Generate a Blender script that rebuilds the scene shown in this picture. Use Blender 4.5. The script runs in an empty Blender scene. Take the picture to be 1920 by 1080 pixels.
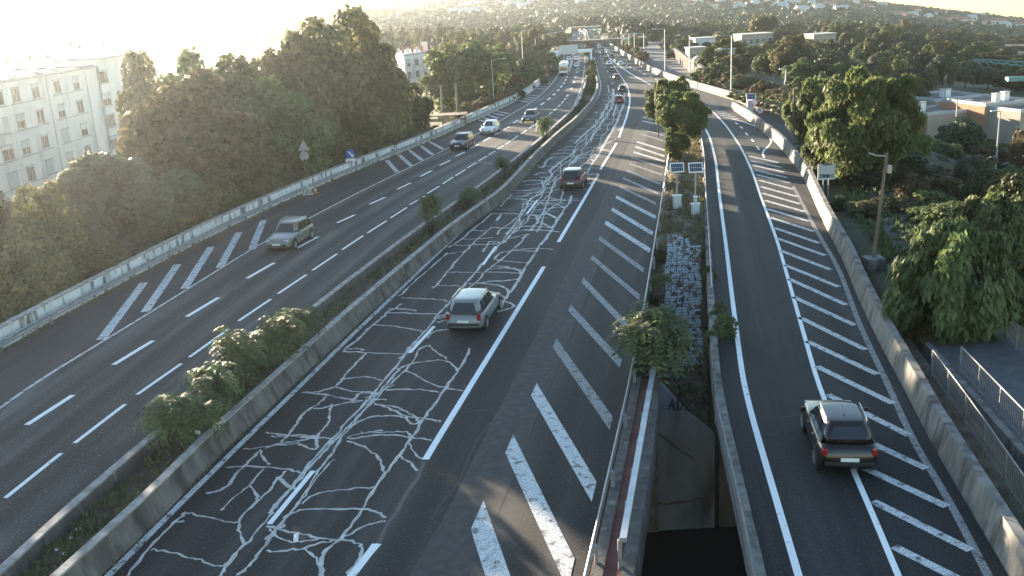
import bpy, bmesh, math, random
import numpy as np
from mathutils import Vector, Matrix

random.seed(7)
RNG = np.random.default_rng(11)
SC = bpy.context.scene
COL = SC.collection
R = math.radians

# ------------------------------------------------------------------ camera
CF, CP, CR_, CH = 1835.0, R(16.37), R(3.24), 14.07      # focal length in px of a 1920 frame, pitch, roll, height
_c, _s = math.cos(CR_), math.sin(CR_)
_right, _down, _fwd = Vector((1, 0, 0)), Vector((0, -math.sin(CP), -math.cos(CP))), Vector((0, math.cos(CP), -math.sin(CP)))
cam_r, cam_d = _c * _right + _s * _down, -_s * _right + _c * _down
cam = bpy.data.objects.new('camera', bpy.data.cameras.new('camera'))
COL.objects.link(cam)
m3 = Matrix((cam_r, -cam_d, -_fwd)).transposed()
cam.matrix_world = Matrix.Translation((0, 0, CH)) @ m3.to_4x4()
cam.data.sensor_width = 36.0
cam.data.lens = CF / 1920 * 36.0
cam.data.clip_start, cam.data.clip_end = 0.5, 12000
SC.camera = cam

# ------------------------------------------------------------------ sky, sun, exposure
SUN_AZ, SUN_EL = R(-31.0), R(6.8)          # azimuth from +Y towards +X, elevation
w = bpy.data.worlds.new('World'); SC.world = w; w.use_nodes = True
wn = w.node_tree.nodes; wl = w.node_tree.links
bg = wn['Background']
sky = wn.new('ShaderNodeTexSky'); sky.sky_type = 'NISHITA'; sky.sun_disc = False
sky.sun_elevation = SUN_EL; sky.sun_rotation = SUN_AZ
sky.air_density = 1.0; sky.dust_density = 0.25; sky.ozone_density = 1.5; sky.altitude = 200
wl.new(sky.outputs[0], bg.inputs[0]); bg.inputs[1].default_value = 0.09
sl = bpy.data.lights.new('sun', 'SUN'); sl.energy = 5.0; sl.angle = R(0.55); sl.color = (1.0, 0.82, 0.60)
sun = bpy.data.objects.new('sun', sl); COL.objects.link(sun)
sd = Vector((math.sin(SUN_AZ) * math.cos(SUN_EL), math.cos(SUN_AZ) * math.cos(SUN_EL), math.sin(SUN_EL)))
sun.rotation_euler = sd.to_track_quat('Z', 'Y').to_euler(); sun.location = (-60, 60, 60)
vs = SC.view_settings
vs.view_transform = 'Standard'; vs.look = 'None'; vs.gamma = 1.0; vs.use_curve_mapping = False; vs.exposure = 2.7
SC.render.engine = 'CYCLES'
SC.cycles.use_denoising = True
SC.cycles.max_bounces = 6; SC.cycles.diffuse_bounces = 3; SC.cycles.glossy_bounces = 3
SC.cycles.transmission_bounces = 3; SC.cycles.volume_bounces = 0; SC.cycles.transparent_max_bounces = 6
SC.cycles.sample_clamp_indirect = 6.0

# ------------------------------------------------------------------ photo geometry -> world
def ray(px, py):
    x, y = px - 960.0, py - 540.0
    x, y = _c * x - _s * y, _s * x + _c * y
    return (x, CF * math.cos(CP) - y * math.sin(CP), -(CF * math.sin(CP) + y * math.cos(CP)))
def G(px, py, z=0.0):
    d = ray(px, py); t = (z - CH) / d[2]
    return (d[0] * t, d[1] * t)
def at(px, py, Y):
    d = ray(px, py); t = Y / d[1]
    return Vector((d[0] * t, Y, CH + d[2] * t))
def pxm(Y):                      # photo pixels per metre at depth Y
    return CF / Y

def sm(a, b, x):
    t = min(1, max(0, (x - a) / (b - a))); return t * t * (3 - 2 * t)

class Curve:
    """X as a function of Y along the road, smoothed."""
    def __init__(self, pts, z=0.0, extra=(), world=False, smooth=0.035):
        w = list(pts) if world else [G(a, b, z) for a, b in pts]
        w += list(extra); w.sort(key=lambda p: p[1])
        ys = np.array([p[1] for p in w]); xs = np.array([p[0] for p in w])
        self.y0, self.y1 = ys[0], ys[-1]
        Y = np.arange(ys[0] - 30, ys[-1] + 30, 1.0)
        X = np.interp(Y, ys, xs)
        s0 = (xs[1] - xs[0]) / (ys[1] - ys[0]); s1 = (xs[-1] - xs[-2]) / (ys[-1] - ys[-2])
        X = np.where(Y < ys[0], xs[0] + s0 * (Y - ys[0]), X)
        X = np.where(Y > ys[-1], xs[-1] + s1 * (Y - ys[-1]), X)
        out = X.copy()
        for i, y in enumerate(Y):
            sg = max(1.0, smooth * y)
            k = np.exp(-0.5 * ((Y - y) / sg) ** 2)
            # local linear fit
            d = Y - y; S0, S1, S2 = k.sum(), (k * d).sum(), (k * d * d).sum()
            T0, T1 = (k * X).sum(), (k * d * X).sum()
            out[i] = (T0 * S2 - T1 * S1) / (S0 * S2 - S1 * S1)
        self.Y, self.X = Y, out
    def __call__(self, y):
        return float(np.interp(y, self.Y, self.X))
    def slope(self, y):
        return (self(y + 1) - self(y - 1)) / 2

FAR = 455.0
c_wall = Curve([(0, 660), (100, 602), (280, 505), (393, 445), (547, 372), (640, 332), (807, 265), (960, 195), (1000, 172), (1030, 142), (1045, 112), (1055, 97), (1062, 84), (1068, 70), (1073, 58)])
c_l0 = Curve([(0, 765), (62, 720), (280, 587), (480, 462), (677, 358), (730, 333), (840, 278), (907, 245), (960, 213), (1000, 190), (1023, 170), (1043, 147), (1053, 127), (1059, 100), (1068, 80), (1075, 62)])
c_l1 = Curve([(50, 797), (213, 684), (350, 594), (463, 522), (556, 466), (632, 418), (693, 383), (745, 355), (788, 331), (825, 310), (855, 293), (882, 278), (906, 265), (926, 253), (944, 243), (1010, 200), (1023, 190), (1033, 183), (1042, 175), (1055, 160), (1062, 148), (1070, 125), (1075, 100), (1080, 75)])
c_l2 = Curve([(10, 934), (140, 831), (257, 740), (355, 670), (447, 602), (521, 551), (586, 507), (642, 468), (689, 437), (732, 409), (768, 384), (801, 363), (830, 345), (854, 330), (876, 315), (897, 302), (916, 290), (932, 280), (947, 271), (1013, 227), (1037, 210), (1060, 187), (1075, 160), (1084, 125), (1087, 100), (1089, 75)])
c_mlt = Curve([(0, 1073), (147, 937), (293, 812), (640, 535), (783, 428), (853, 380), (920, 333), (1010, 263), (1083, 197), (1100, 150), (1103, 110), (1101, 85), (1098, 65)], z=0.8)
c_mrt = Curve([(102, 1080), (280, 920), (377, 822), (493, 720), (640, 590), (840, 423), (943, 352), (1004, 285), (1049, 244), (1080, 220), (1111, 186), (1121, 162), (1117, 140), (1112, 118), (1108, 98), (1105, 80), (1101, 62)], z=0.8)
c_e = Curve([(205, 1078), (333, 950), (467, 817), (567, 720), (640, 648), (750, 543), (840, 457), (902, 400), (950, 360), (976, 331), (1040, 271), (1093, 222), (1116, 193), (1125, 175), (1127, 158), (1122, 140), (1117, 120), (1113, 103), (1110, 85), (1106, 66)])
c_l = Curve([(660, 1080), (710, 1020), (797, 862), (1020, 500), (1047, 454), (1115, 340), (1125, 318), (1157, 268), (1176, 216), (1182, 189), (1178, 164), (1167, 147), (1155, 130), (1143, 111), (1132, 90), (1122, 68)])
c_rail = Curve([(1088, 1080), (1173, 720), (1200, 590), (1240, 360), (1252, 285)], z=0.7, extra=[(18.0, 103), (21.0, 116), (23.3, 130), (27, 160), (31, 195), (36, 240)])
c_rl = Curve([(1313, 227), (1330, 253), (1342, 300), (1348, 360), (1360, 450), (1373, 560), (1393, 713), (1410, 782), (1446, 905), (1495, 1072)])
c_rc = Curve([(1330, 203), (1360, 233), (1390, 277), (1413, 327), (1423, 360), (1457, 450), (1493, 577), (1533, 717), (1547, 752), (1600, 883), (1630, 950), (1683, 1077)])
c_rg = Curve([(1493, 360), (1533, 437), (1573, 503), (1613, 613), (1663, 717), (1713, 830), (1777, 933), (1853, 1080)])
c_rw = Curve([(1367, 203), (1400, 222), (1407, 230), (1450, 263), (1477, 293), (1507, 333), (1518, 360), (1547, 427), (1580, 487), (1600, 540), (1627, 600), (1657, 660), (1690, 720), (1747, 833), (1813, 947), (1890, 1080)])
c_w2 = Curve([(1310, 168), (1370, 186), (1440, 209), (1500, 234), (1560, 262)])
c_fb = Curve([(1122, 70), (1131, 80), (1157, 97), (1177, 110), (1195, 121), (1212, 132), (1233, 141), (1262, 153), (1310, 168)])

# ------------------------------------------------------------------ helpers
def tag(o, label=None, cat=None, group=None, kind=None):
    if label: o['label'] = label
    if cat: o['category'] = cat
    if group: o['group'] = group
    if kind: o['kind'] = kind
    return o
def empty(name, loc=(0, 0, 0), rz=0.0):
    o = bpy.data.objects.new(name, None); o.empty_display_size = 0.2
    o.location = loc; o.rotation_euler = (0, 0, rz); COL.objects.link(o); return o
def thing(name, label, cat, loc=(0, 0, 0), rz=0.0, group=None):
    return tag(empty(name, loc, rz), label, cat, group)
def link(name, me, parent=None):
    o = bpy.data.objects.new(name, me); COL.objects.link(o)
    if parent: o.parent = parent
    return o
def copy_tree(o, parent=None):
    c = o.copy(); COL.objects.link(c); c.parent = parent
    for ch in list(o.children): copy_tree(ch, c)
    return c

class MB:
    def __init__(self): self.v, self.f, self.uv = [], [], []
    def add(self, vs, fs, uvs=None):
        n = len(self.v); self.v += [tuple(p) for p in vs]; self.f += [tuple(i + n for i in f) for f in fs]
        if uvs: self.uv += uvs
        return self
    def box(self, c, s, rz=0.0, tx=1.0, ty=1.0):
        """box with its base centre at c; tx, ty taper the top"""
        ca, sa = math.cos(rz), math.sin(rz); vs = []
        for z, kx, ky in ((0, 1, 1), (s[2], tx, ty)):
            for a, b in ((-1, -1), (1, -1), (1, 1), (-1, 1)):
                x, y = a * s[0] / 2 * kx, b * s[1] / 2 * ky
                vs.append((c[0] + ca * x - sa * y, c[1] + sa * x + ca * y, c[2] + z))
        return self.add(vs, [(3, 2, 1, 0), (4, 5, 6, 7), (0, 1, 5, 4), (1, 2, 6, 5), (2, 3, 7, 6), (3, 0, 4, 7)])
    def tube(self, pts, rad, n=8, cap=True):
        pts = [Vector(p) for p in pts]
        if not hasattr(rad, '__len__'): rad = [rad] * len(pts)
        base = len(self.v)
        for i, p in enumerate(pts):
            d = (pts[min(i + 1, len(pts) - 1)] - pts[max(i - 1, 0)]).normalized()
            u = d.cross(Vector((0.13, 0.97, 0.2) if abs(d.z) > .7 else (0, 0, 1))).normalized(); v = d.cross(u)
            for k in range(n):
                a = 2 * math.pi * k / n; q = p + (u * math.cos(a) + v * math.sin(a)) * rad[i]
                self.v.append(tuple(q))
        for i in range(len(pts) - 1):
            for k in range(n):
                a, b = base + i * n + k, base + i * n + (k + 1) % n
                self.f.append((a, b, b + n, a + n))
        if cap:
            self.f.append(tuple(base + k for k in range(n))[::-1]); self.f.append(tuple(base + (len(pts) - 1) * n + k for k in range(n)))
        return self
    def loft(self, secs, closed=True, caps=True):
        base = len(self.v); n = len(secs[0])
        for s in secs: self.v += [tuple(p) for p in s]
        for i in range(len(secs) - 1):
            for k in range(n if closed else n - 1):
                a, b = base + i * n + k, base + i * n + (k + 1) % n
                self.f.append((a, b, b + n, a + n))
        if caps:
            self.f.append(tuple(base + k for k in range(n))[::-1]); self.f.append(tuple(base + (len(secs) - 1) * n + k for k in range(n)))
        return self
    def mesh(self, name, mat, smooth=False, bevel=0.0, seg=2):
        me = bpy.data.meshes.new(name); me.from_pydata(self.v, [], self.f); me.update()
        if self.uv:
            l = me.uv_layers.new(name='UVMap')
            arr = np.array([self.uv[lp.vertex_index] for lp in me.loops], np.float32)
            l.data.foreach_set('uv', arr.ravel())
        if bevel:
            bm = bmesh.new(); bm.from_mesh(me)
            bmesh.ops.recalc_face_normals(bm, faces=bm.faces)
            bmesh.ops.bevel(bm, geom=[e for e in bm.edges if e.calc_face_angle(0) > 0.5], offset=bevel, segments=seg, affect='EDGES', profile=0.5)
            bm.to_mesh(me); bm.free()
        if mat: me.materials.append(mat)
        if smooth: me.polygons.foreach_set('use_smooth', [True] * len(me.polygons))
        return me
    def build(self, name, mat, parent=None, smooth=False, bevel=0.0, fix=False, seg=2):
        me = self.mesh(name, mat, smooth, bevel, seg)
        if fix:
            bm = bmesh.new(); bm.from_mesh(me); bmesh.ops.recalc_face_normals(bm, faces=bm.faces); bm.to_mesh(me); bm.free()
        return link(name, me, parent)

# ------------------------------------------------------------------ materials
def nodes_of(m):
    m.use_nodes = True; return m.node_tree.nodes, m.node_tree.links, m.node_tree.nodes['Principled BSDF']
def pmat(name, c1, c2=None, scale=4.0, rough=0.8, bump=0.0, bscale=60.0, metal=0.0, detail=6.0, coord='Object', stretch=(1, 1, 1), c3=None, c3scale=0.5, c3lo=.55, c3hi=.7, contrast=(0.35, 0.65), spec=0.5, coat=0.0):
    m = bpy.data.materials.new(name); N, L, B = nodes_of(m)
    B.inputs['Roughness'].default_value = rough; B.inputs['Metallic'].default_value = metal
    B.inputs['Specular IOR Level'].default_value = spec; B.inputs['Coat Weight'].default_value = coat
    B.inputs['Base Color'].default_value = (*c1, 1)
    tc = N.new('ShaderNodeTexCoord'); mp = N.new('ShaderNodeMapping'); mp.inputs['Scale'].default_value = stretch
    L.new(tc.outputs[coord], mp.inputs[0])
    if c2:
        nz = N.new('ShaderNodeTexNoise'); nz.inputs['Scale'].default_value = scale; nz.inputs['Detail'].default_value = detail
        L.new(mp.outputs[0], nz.inputs[0])
        mr = N.new('ShaderNodeMapRange'); mr.inputs[1].default_value, mr.inputs[2].default_value = contrast
        L.new(nz.outputs[0], mr.inputs[0])
        mx = N.new('ShaderNodeMix'); mx.data_type = 'RGBA'; mx.inputs['A'].default_value = (*c1, 1); mx.inputs['B'].default_value = (*c2, 1)
        L.new(mr.outputs[0], mx.inputs['Factor']); out = mx.outputs['Result']
        if c3:
            n3 = N.new('ShaderNodeTexNoise'); n3.inputs['Scale'].default_value = c3scale; n3.inputs['Detail'].default_value = 5
            L.new(mp.outputs[0], n3.inputs[0])
            r3 = N.new('ShaderNodeMapRange'); r3.inputs[1].default_value = c3lo; r3.inputs[2].default_value = c3hi; L.new(n3.outputs[0], r3.inputs[0])
            m2 = N.new('ShaderNodeMix'); m2.data_type = 'RGBA'; m2.inputs['B'].default_value = (*c3, 1)
            L.new(r3.outputs[0], m2.inputs['Factor']); L.new(out, m2.inputs['A']); out = m2.outputs['Result']
        L.new(out, B.inputs['Base Color'])
    if bump:
        nb = N.new('ShaderNodeTexNoise'); nb.inputs['Scale'].default_value = bscale; nb.inputs['Detail'].default_value = 4
        L.new(tc.outputs[coord], nb.inputs[0])
        bp = N.new('ShaderNodeBump'); bp.inputs['Strength'].default_value = bump; bp.inputs['Distance'].default_value = 0.02
        L.new(nb.outputs[0], bp.inputs['Height']); L.new(bp.outputs[0], B.inputs['Normal'])
    return m

def asphalt(name, dark, light, tracks=(), lane=3.5, streak=0.5):
    """asphalt with speckle, patches and traffic streaks that run along the UV's v direction (metres)"""
    m = bpy.data.materials.new(name); N, L, B = nodes_of(m)
    B.inputs['Roughness'].default_value = 0.78; B.inputs['Specular IOR Level'].default_value = 0.35
    tc = N.new('ShaderNodeTexCoord')
    def noise(scale, st, lo, hi, det=4, co='UV'):
        mp = N.new('ShaderNodeMapping'); mp.inputs['Scale'].default_value = st; L.new(tc.outputs[co], mp.inputs[0])
        n = N.new('ShaderNodeTexNoise'); n.inputs['Scale'].default_value = scale; n.inputs['Detail'].default_value = det; L.new(mp.outputs[0], n.inputs[0])
        r = N.new('ShaderNodeMapRange'); r.inputs[1].default_value, r.inputs[2].default_value = lo, hi; L.new(n.outputs[0], r.inputs[0]); return r.outputs[0]
    def mix(f, a, b, t='MIX'):
        x = N.new('ShaderNodeMix'); x.data_type = 'RGBA'; x.blend_type = t
        for s, val in (('Factor', f), ('A', a), ('B', b)):
            if isinstance(val, (tuple, list)): x.inputs[s].default_value = (*val, 1)
            elif isinstance(val, float): x.inputs[s].default_value = val
            else: L.new(val, x.inputs[s])
        return x.outputs['Result']
    col = mix(noise(1.1, (1, .02, 1), .40, .60, 4), dark, light)
    # wheel tracks: a wave across the lanes, polished darker strips
    wv = N.new('ShaderNodeTexWave'); wv.wave_type = 'BANDS'; wv.bands_direction = 'X'; wv.inputs['Scale'].default_value = 0.314 / (lane / 2) ; wv.inputs['Distortion'].default_value = 0.5; wv.inputs['Detail Scale'].default_value = .3
    mp = N.new('ShaderNodeMapping'); mp.inputs['Scale'].default_value = (1, .12, 1); L.new(tc.outputs['UV'], mp.inputs[0]); L.new(mp.outputs[0], wv.inputs[0])
    wr = N.new('ShaderNodeMapRange'); wr.inputs[1].default_value, wr.inputs[2].default_value = 0.1, 0.9; wr.inputs[3].default_value = 0.0; wr.inputs[4].default_value = streak; L.new(wv.outputs['Fac'], wr.inputs[0])
    col = mix(wr.outputs[0], col, tuple(c * 0.5 for c in dark))
    col = mix(noise(0.12, (1, 1, 1), .45, .7, 6, 'Object'), col, tuple(c * 0.74 for c in dark))
    col = mix(noise(0.35, (1, .1, 1), .62, .72, 4, 'Object'), col, tuple(c * 1.25 for c in light))
    sp = noise(14.0, (1, 1, 1), .60, .78, 2, 'Object')
    col = mix(sp, col, tuple(min(1, c * 2.4) for c in light))
    sp2 = noise(9.0, (1, 1, 1), .60, .75, 2, 'Object')
    col = mix(sp2, col, tuple(c * 0.45 for c in dark))
    L.new(col, B.inputs['Base Color'])
    nb = N.new('ShaderNodeTexNoise'); nb.inputs['Scale'].default_value = 45; nb.inputs['Detail'].default_value = 3; L.new(tc.outputs['Object'], nb.inputs[0])
    bp = N.new('ShaderNodeBump'); bp.inputs['Strength'].default_value = 0.5; bp.inputs['Distance'].default_value = 0.012
    L.new(nb.outputs[0], bp.inputs['Height']); L.new(bp.outputs[0], B.inputs['Normal'])
    return m

def leafmat(name, c1, c2, trans=0.35, vary=0.35):
    m = bpy.data.materials.new(name); N, L, B = nodes_of(m)
    B.inputs['Roughness'].default_value = 0.62; B.inputs['Specular IOR Level'].default_value = 0.35
    ge = N.new('ShaderNodeNewGeometry'); oi = N.new('ShaderNodeObjectInfo')
    mx = N.new('ShaderNodeMix'); mx.data_type = 'RGBA'; mx.inputs['A'].default_value = (*c1, 1); mx.inputs['B'].default_value = (*c2, 1)
    L.new(ge.outputs['Random Per Island'], mx.inputs['Factor'])
    hs = N.new('ShaderNodeHueSaturation')
    r1 = N.new('ShaderNodeMapRange'); r1.inputs[3].default_value, r1.inputs[4].default_value = 0.475, 0.52; L.new(oi.outputs['Random'], r1.inputs[0])
    r2 = N.new('ShaderNodeMapRange'); r2.inputs[3].default_value, r2.inputs[4].default_value = 1 - vary, 1 + vary; L.new(oi.outputs['Random'], r2.inputs[0])
    L.new(r1.outputs[0], hs.inputs['Hue']); L.new(r2.outputs[0], hs.inputs['Value']); hs.inputs['Saturation'].default_value = 0.92
    L.new(mx.outputs['Result'], hs.inputs['Color'])
    L.new(hs.outputs[0], B.inputs['Base Color'])
    tr = N.new('ShaderNodeBsdfTranslucent'); L.new(hs.outputs[0], tr.inputs[0])
    ms = N.new('ShaderNodeMixShader'); ms.inputs[0].default_value = trans
    L.new(B.outputs[0], ms.inputs[1]); L.new(tr.outputs[0], ms.inputs[2])
    L.new(ms.outputs[0], N['Material Output'].inputs[0])
    return m

def paintmat():
    m = bpy.data.materials.new('car_paint'); N, L, B = nodes_of(m)
    oi = N.new('ShaderNodeObjectInfo'); L.new(oi.outputs['Color'], B.inputs['Base Color'])
    B.inputs['Roughness'].default_value = 0.30; B.inputs['Metallic'].default_value = 0.12; B.inputs['Coat Weight'].default_value = 0.5; B.inputs['Coat Roughness'].default_value = 0.05
    return m

def worn_white(name, base=0.72, road=(0.07, 0.07, 0.075), amount=(.5, .66), scale=9.0, chip=.53):
    return pmat(name, (base, base, base * .98), tuple(c * 2.2 for c in road), scale=scale, rough=.7, contrast=amount, detail=8, bump=.2, bscale=50, c3=road, c3scale=3.2, c3lo=chip, c3hi=chip + .17)

M = {}
M['asphalt_l'] = asphalt('asphalt_grey', (0.044, 0.041, 0.038), (0.122, 0.114, 0.105), streak=.9)
M['asphalt_r'] = asphalt('asphalt_dark', (0.020, 0.0185, 0.018), (0.058, 0.053, 0.050), lane=3.5, streak=.7)
M['asphalt_s'] = asphalt('asphalt_blue', (0.016, 0.0155, 0.016), (0.042, 0.040, 0.040), lane=4.0, streak=.55)
M['white'] = worn_white('road_paint', .84, (.10, .10, .11), (.60, .78), 26, .63)
M['white_worn'] = worn_white('road_paint_worn', .66, (.07, .068, .07), (.46, .66), 26)
M['white_faint'] = worn_white('road_paint_faint', .34, (.05, .05, .05), (.40, .64), 18)
M['seal'] = pmat('crack_sealant', (.56, .535, .50), (.38, .36, .335), scale=3, rough=.7, c3=(.17, .16, .15), c3scale=1.2, c3lo=.56, c3hi=.72)
M['wing'] = pmat('wing_wall_concrete', (.16, .18, .215), (.10, .115, .14), scale=1.2, rough=.9, c3=(.05, .05, .055), c3scale=.9, stretch=(1, 1, .3), bump=.3, bscale=12)
M['underpass'] = pmat('underpass_asphalt_shaded', (.005, .005, .006), (.009, .008, .008), scale=2, rough=.9)  # asphalt taken near black: the shade of the gap is in the colour
M['tar'] = pmat('tar', (.018, .017, .018), rough=.5)
M['concrete'] = pmat('concrete', (.235, .22, .20), (.145, .135, .122), scale=2.2, c3=(.06, .055, .048), c3scale=1.5, c3lo=.48, c3hi=.68, bump=.5, bscale=14, rough=.9, stretch=(1, 1, .35))
M['concrete_grim'] = pmat('concrete_grimy', (.165, .15, .135), (.085, .077, .068), scale=1.8, c3=(.04, .036, .03), c3scale=1.6, c3lo=.5, c3hi=.68, bump=.5, bscale=14, rough=.92, stretch=(1, 1, .3))
M['concrete_dark'] = pmat('concrete_sooty', (.13, .115, .105), (.065, .058, .053), scale=2.0, c3=(.24, .22, .2), c3scale=2.6, c3lo=.6, c3hi=.75, bump=.5, bscale=12, rough=.92, stretch=(1, 1, .3))
M['concrete_white'] = pmat('concrete_limewashed', (.70, .70, .68), (.55, .55, .54), scale=1.1, c3=(.13, .12, .115), c3scale=1.9, c3lo=.52, c3hi=.64, bump=.35, bscale=10, rough=.85, stretch=(1, 1, .25))
M['coping'] = pmat('coping', (.42, .39, .36), (.22, .2, .185), scale=3, bump=.4, bscale=20, rough=.9)
M['soil'] = pmat('soil', (.055, .040, .030), (.12, .092, .066), scale=1.6, c3=(.05, .055, .022), c3scale=.7, bump=1.0, bscale=5, rough=.97)
M['drygrass'] = pmat('dry_bank', (.16, .125, .085), (.07, .055, .038), scale=2.2, c3=(.05, .06, .025), c3scale=.55, bump=1.0, bscale=6, rough=.97)
M['steel'] = pmat('galvanised', (.46, .47, .48), (.36, .37, .38), scale=2, rough=.42, metal=.75)
M['steel_dull'] = pmat('dull_steel', (.30, .31, .32), (.2, .21, .21), scale=3, rough=.6, metal=.5)
M['lamp_grey'] = pmat('lamp_grey', (.33, .34, .34), rough=.55, metal=.3)
M['fence'] = pmat('fence_paint', (.20, .205, .215), (.13, .13, .14), scale=3, rough=.7, metal=.2)
M['rust'] = pmat('rusty_pole', (.19, .135, .10), (.12, .085, .065), scale=5, rough=.85, bump=.3, bscale=30, stretch=(1, 1, .2))
M['redpave'] = pmat('red_pavement', (.17, .058, .045), (.10, .036, .03), scale=1.5, c3=(.10, .085, .07), c3scale=1.1, rough=.9, bump=.3, bscale=20)
M['stone'] = pmat('stone_blocks', (.40, .42, .44), (.26, .28, .29), scale=5, rough=.9, bump=.5, bscale=15)
M['plaster'] = pmat('plaster_white', (.74, .72, .67), (.66, .64, .60), scale=.6, rough=.9, c3=(.45, .45, .44), c3scale=.35, bump=.15, bscale=8, stretch=(1, 1, .4))
M['plaster_band'] = pmat('plaster_band', (.44, .44, .43), (.36, .36, .36), scale=1, rough=.9)
M['shutter'] = pmat('roller_shutter', (.52, .53, .52), (.45, .46, .46), scale=2, rough=.6)
M['wframe'] = pmat('window_frame', (.36, .34, .31), rough=.7)
M['curtain'] = pmat('curtained_pane', (.20, .165, .145), (.045, .04, .04), scale=1.5, rough=.15, stretch=(1, 3, .1), spec=.6)
M['glass'] = pmat('window_glass', (.035, .042, .05), (.06, .065, .07), scale=.7, rough=.06, spec=.8)
M['roofing'] = pmat('flat_roofing', (.10, .095, .09), (.17, .16, .15), scale=.8, rough=.95)
M['tile'] = pmat('roof_tile', (.28, .12, .075), (.18, .085, .06), scale=2, rough=.9)
M['pot'] = pmat('chimney_pot', (.34, .13, .07), rough=.9)
M['render_beige'] = pmat('render_beige', (.33, .28, .23), (.27, .23, .19), scale=.8, rough=.92)
M['brick'] = pmat('brick_facing', (.42, .22, .13), (.30, .15, .09), scale=3, rough=.92, bump=.3, bscale=12)
M['housewhite'] = pmat('house_white', (.62, .60, .56), (.54, .52, .49), scale=.3, rough=.9)
M['bark'] = pmat('bark', (.085, .068, .05), (.045, .036, .028), scale=4, rough=.95, bump=.8, bscale=18, stretch=(1, 1, .25))
M['bark_pale'] = pmat('bark_pale', (.22, .20, .17), (.12, .11, .09), scale=3, rough=.95, bump=.5, bscale=14)
M['leaf_olive'] = leafmat('leaf_olive', (.062, .072, .028), (.185, .165, .072), .45)
M['leaf_mid'] = leafmat('leaf_mid', (.040, .066, .022), (.135, .165, .055), .45)
M['leaf_bright'] = leafmat('leaf_bright', (.055, .090, .024), (.165, .215, .065), .5)
M['leaf_dark'] = leafmat('leaf_dark', (.028, .046, .024), (.066, .090, .046), .3)
M['leaf_rust'] = leafmat('leaf_rust', (.13, .085, .036), (.11, .105, .040))
M['leaf_grey'] = leafmat('leaf_grey', (.075, .085, .05), (.12, .13, .08))
M['leaf_sumac'] = leafmat('leaf_sumac', (.042, .072, .022), (.120, .165, .060), .35, .12)
M['hillleaf'] = leafmat('hill_leaf', (.026, .046, .026), (.070, .092, .050), .3)
M['black'] = pmat('black_plastic', (.015, .015, .016), rough=.55)
M['tyre'] = pmat('tyre', (.02, .02, .02), rough=.85)
M['rim'] = pmat('alloy_rim', (.55, .56, .57), rough=.3, metal=.9)
M['carglass'] = pmat('car_glass', (.012, .014, .016), rough=.05, spec=.9)
M['plate'] = pmat('plate', (.70, .70, .66), rough=.5)
M['redlens'] = pmat('red_lens', (.26, .012, .01), rough=.2, spec=.7)
M['headlens'] = pmat('head_lens', (.62, .64, .66), rough=.12, spec=.8)
M['paint'] = paintmat()
M['chrome'] = pmat('chrome', (.6, .6, .6), rough=.18, metal=1)
M['panelblue'] = pmat('solar_cells', (.012, .018, .05), (.018, .026, .07), scale=3, rough=.12, spec=.8)
M['cabinet'] = pmat('cabinet_grey', (.42, .44, .44), (.34, .36, .36), scale=3, rough=.6)
M['signback'] = pmat('sign_back', (.36, .37, .38), (.3, .31, .32), scale=3, rough=.5, metal=.4)
M['signwhite'] = pmat('sign_white', (.75, .75, .74), rough=.5)
M['signred'] = pmat('sign_red', (.55, .03, .03), rough=.5)
M['signblue'] = pmat('sign_blue', (.02, .10, .42), rough=.5)
M['signgreen'] = pmat('sign_green', (.01, .20, .14), rough=.5)
M['ink'] = pmat('spray_ink', (.012, .012, .014), rough=.8)
M['teal'] = pmat('teal_canopy', (.10, .24, .24), rough=.5)
M['orange'] = pmat('cone_orange', (.65, .16, .03), rough=.6)
M['wood'] = pmat('weathered_wood', (.22, .17, .12), (.14, .105, .075), scale=3, rough=.9)
M['path'] = pmat('path_asphalt', (.10, .10, .105), (.07, .07, .075), scale=2, rough=.9)
M['litter'] = pmat('litter', (.7, .7, .68), rough=.8)
M['tent'] = pmat('tent_cloth', (.70, .70, .68), rough=.8)
M['tentred'] = pmat('tent_red', (.5, .08, .06), rough=.8)

# ------------------------------------------------------------------ terrain
def _tab(pts):
    out = sorted((ray(a, b)[0] / ray(a, b)[1], ray(a, b)[2] / ray(a, b)[1]) for a, b in pts)
    return np.array([p[0] for p in out]), np.array([p[1] for p in out])
SKY_U, SKY_E = _tab([(-400, 95), (100, 80), (340, 66), (420, 63), (490, 54), (600, 42), (677, 21), (745, 17), (800, 14), (850, 9), (960, 4), (1100, -8), (1300, -14), (1500, -2), (1600, 9), (1700, 21), (1800, 31), (1920, 46), (2300, 90)])
BAS_U, BAS_E = _tab([(-400, 150), (340, 105), (677, 56), (960, 50), (1280, 44), (1600, 50), (1760, 68), (1920, 90), (2300, 130)])
YB, YT = 640.0, 1120.0
def corridor(Y):
    cl = c_wall(min(Y, FAR)) - 1.2
    if Y < 88: cr = c_rw(max(Y, 15)) + 4.2
    elif Y < 128: cr = max(c_w2(Y), c_rw(Y)) + 2.5
    else:
        cr = c_fb(min(Y, FAR)) + 2.5 + 12 * sm(128, 150, Y)
    return cl, cr
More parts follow.
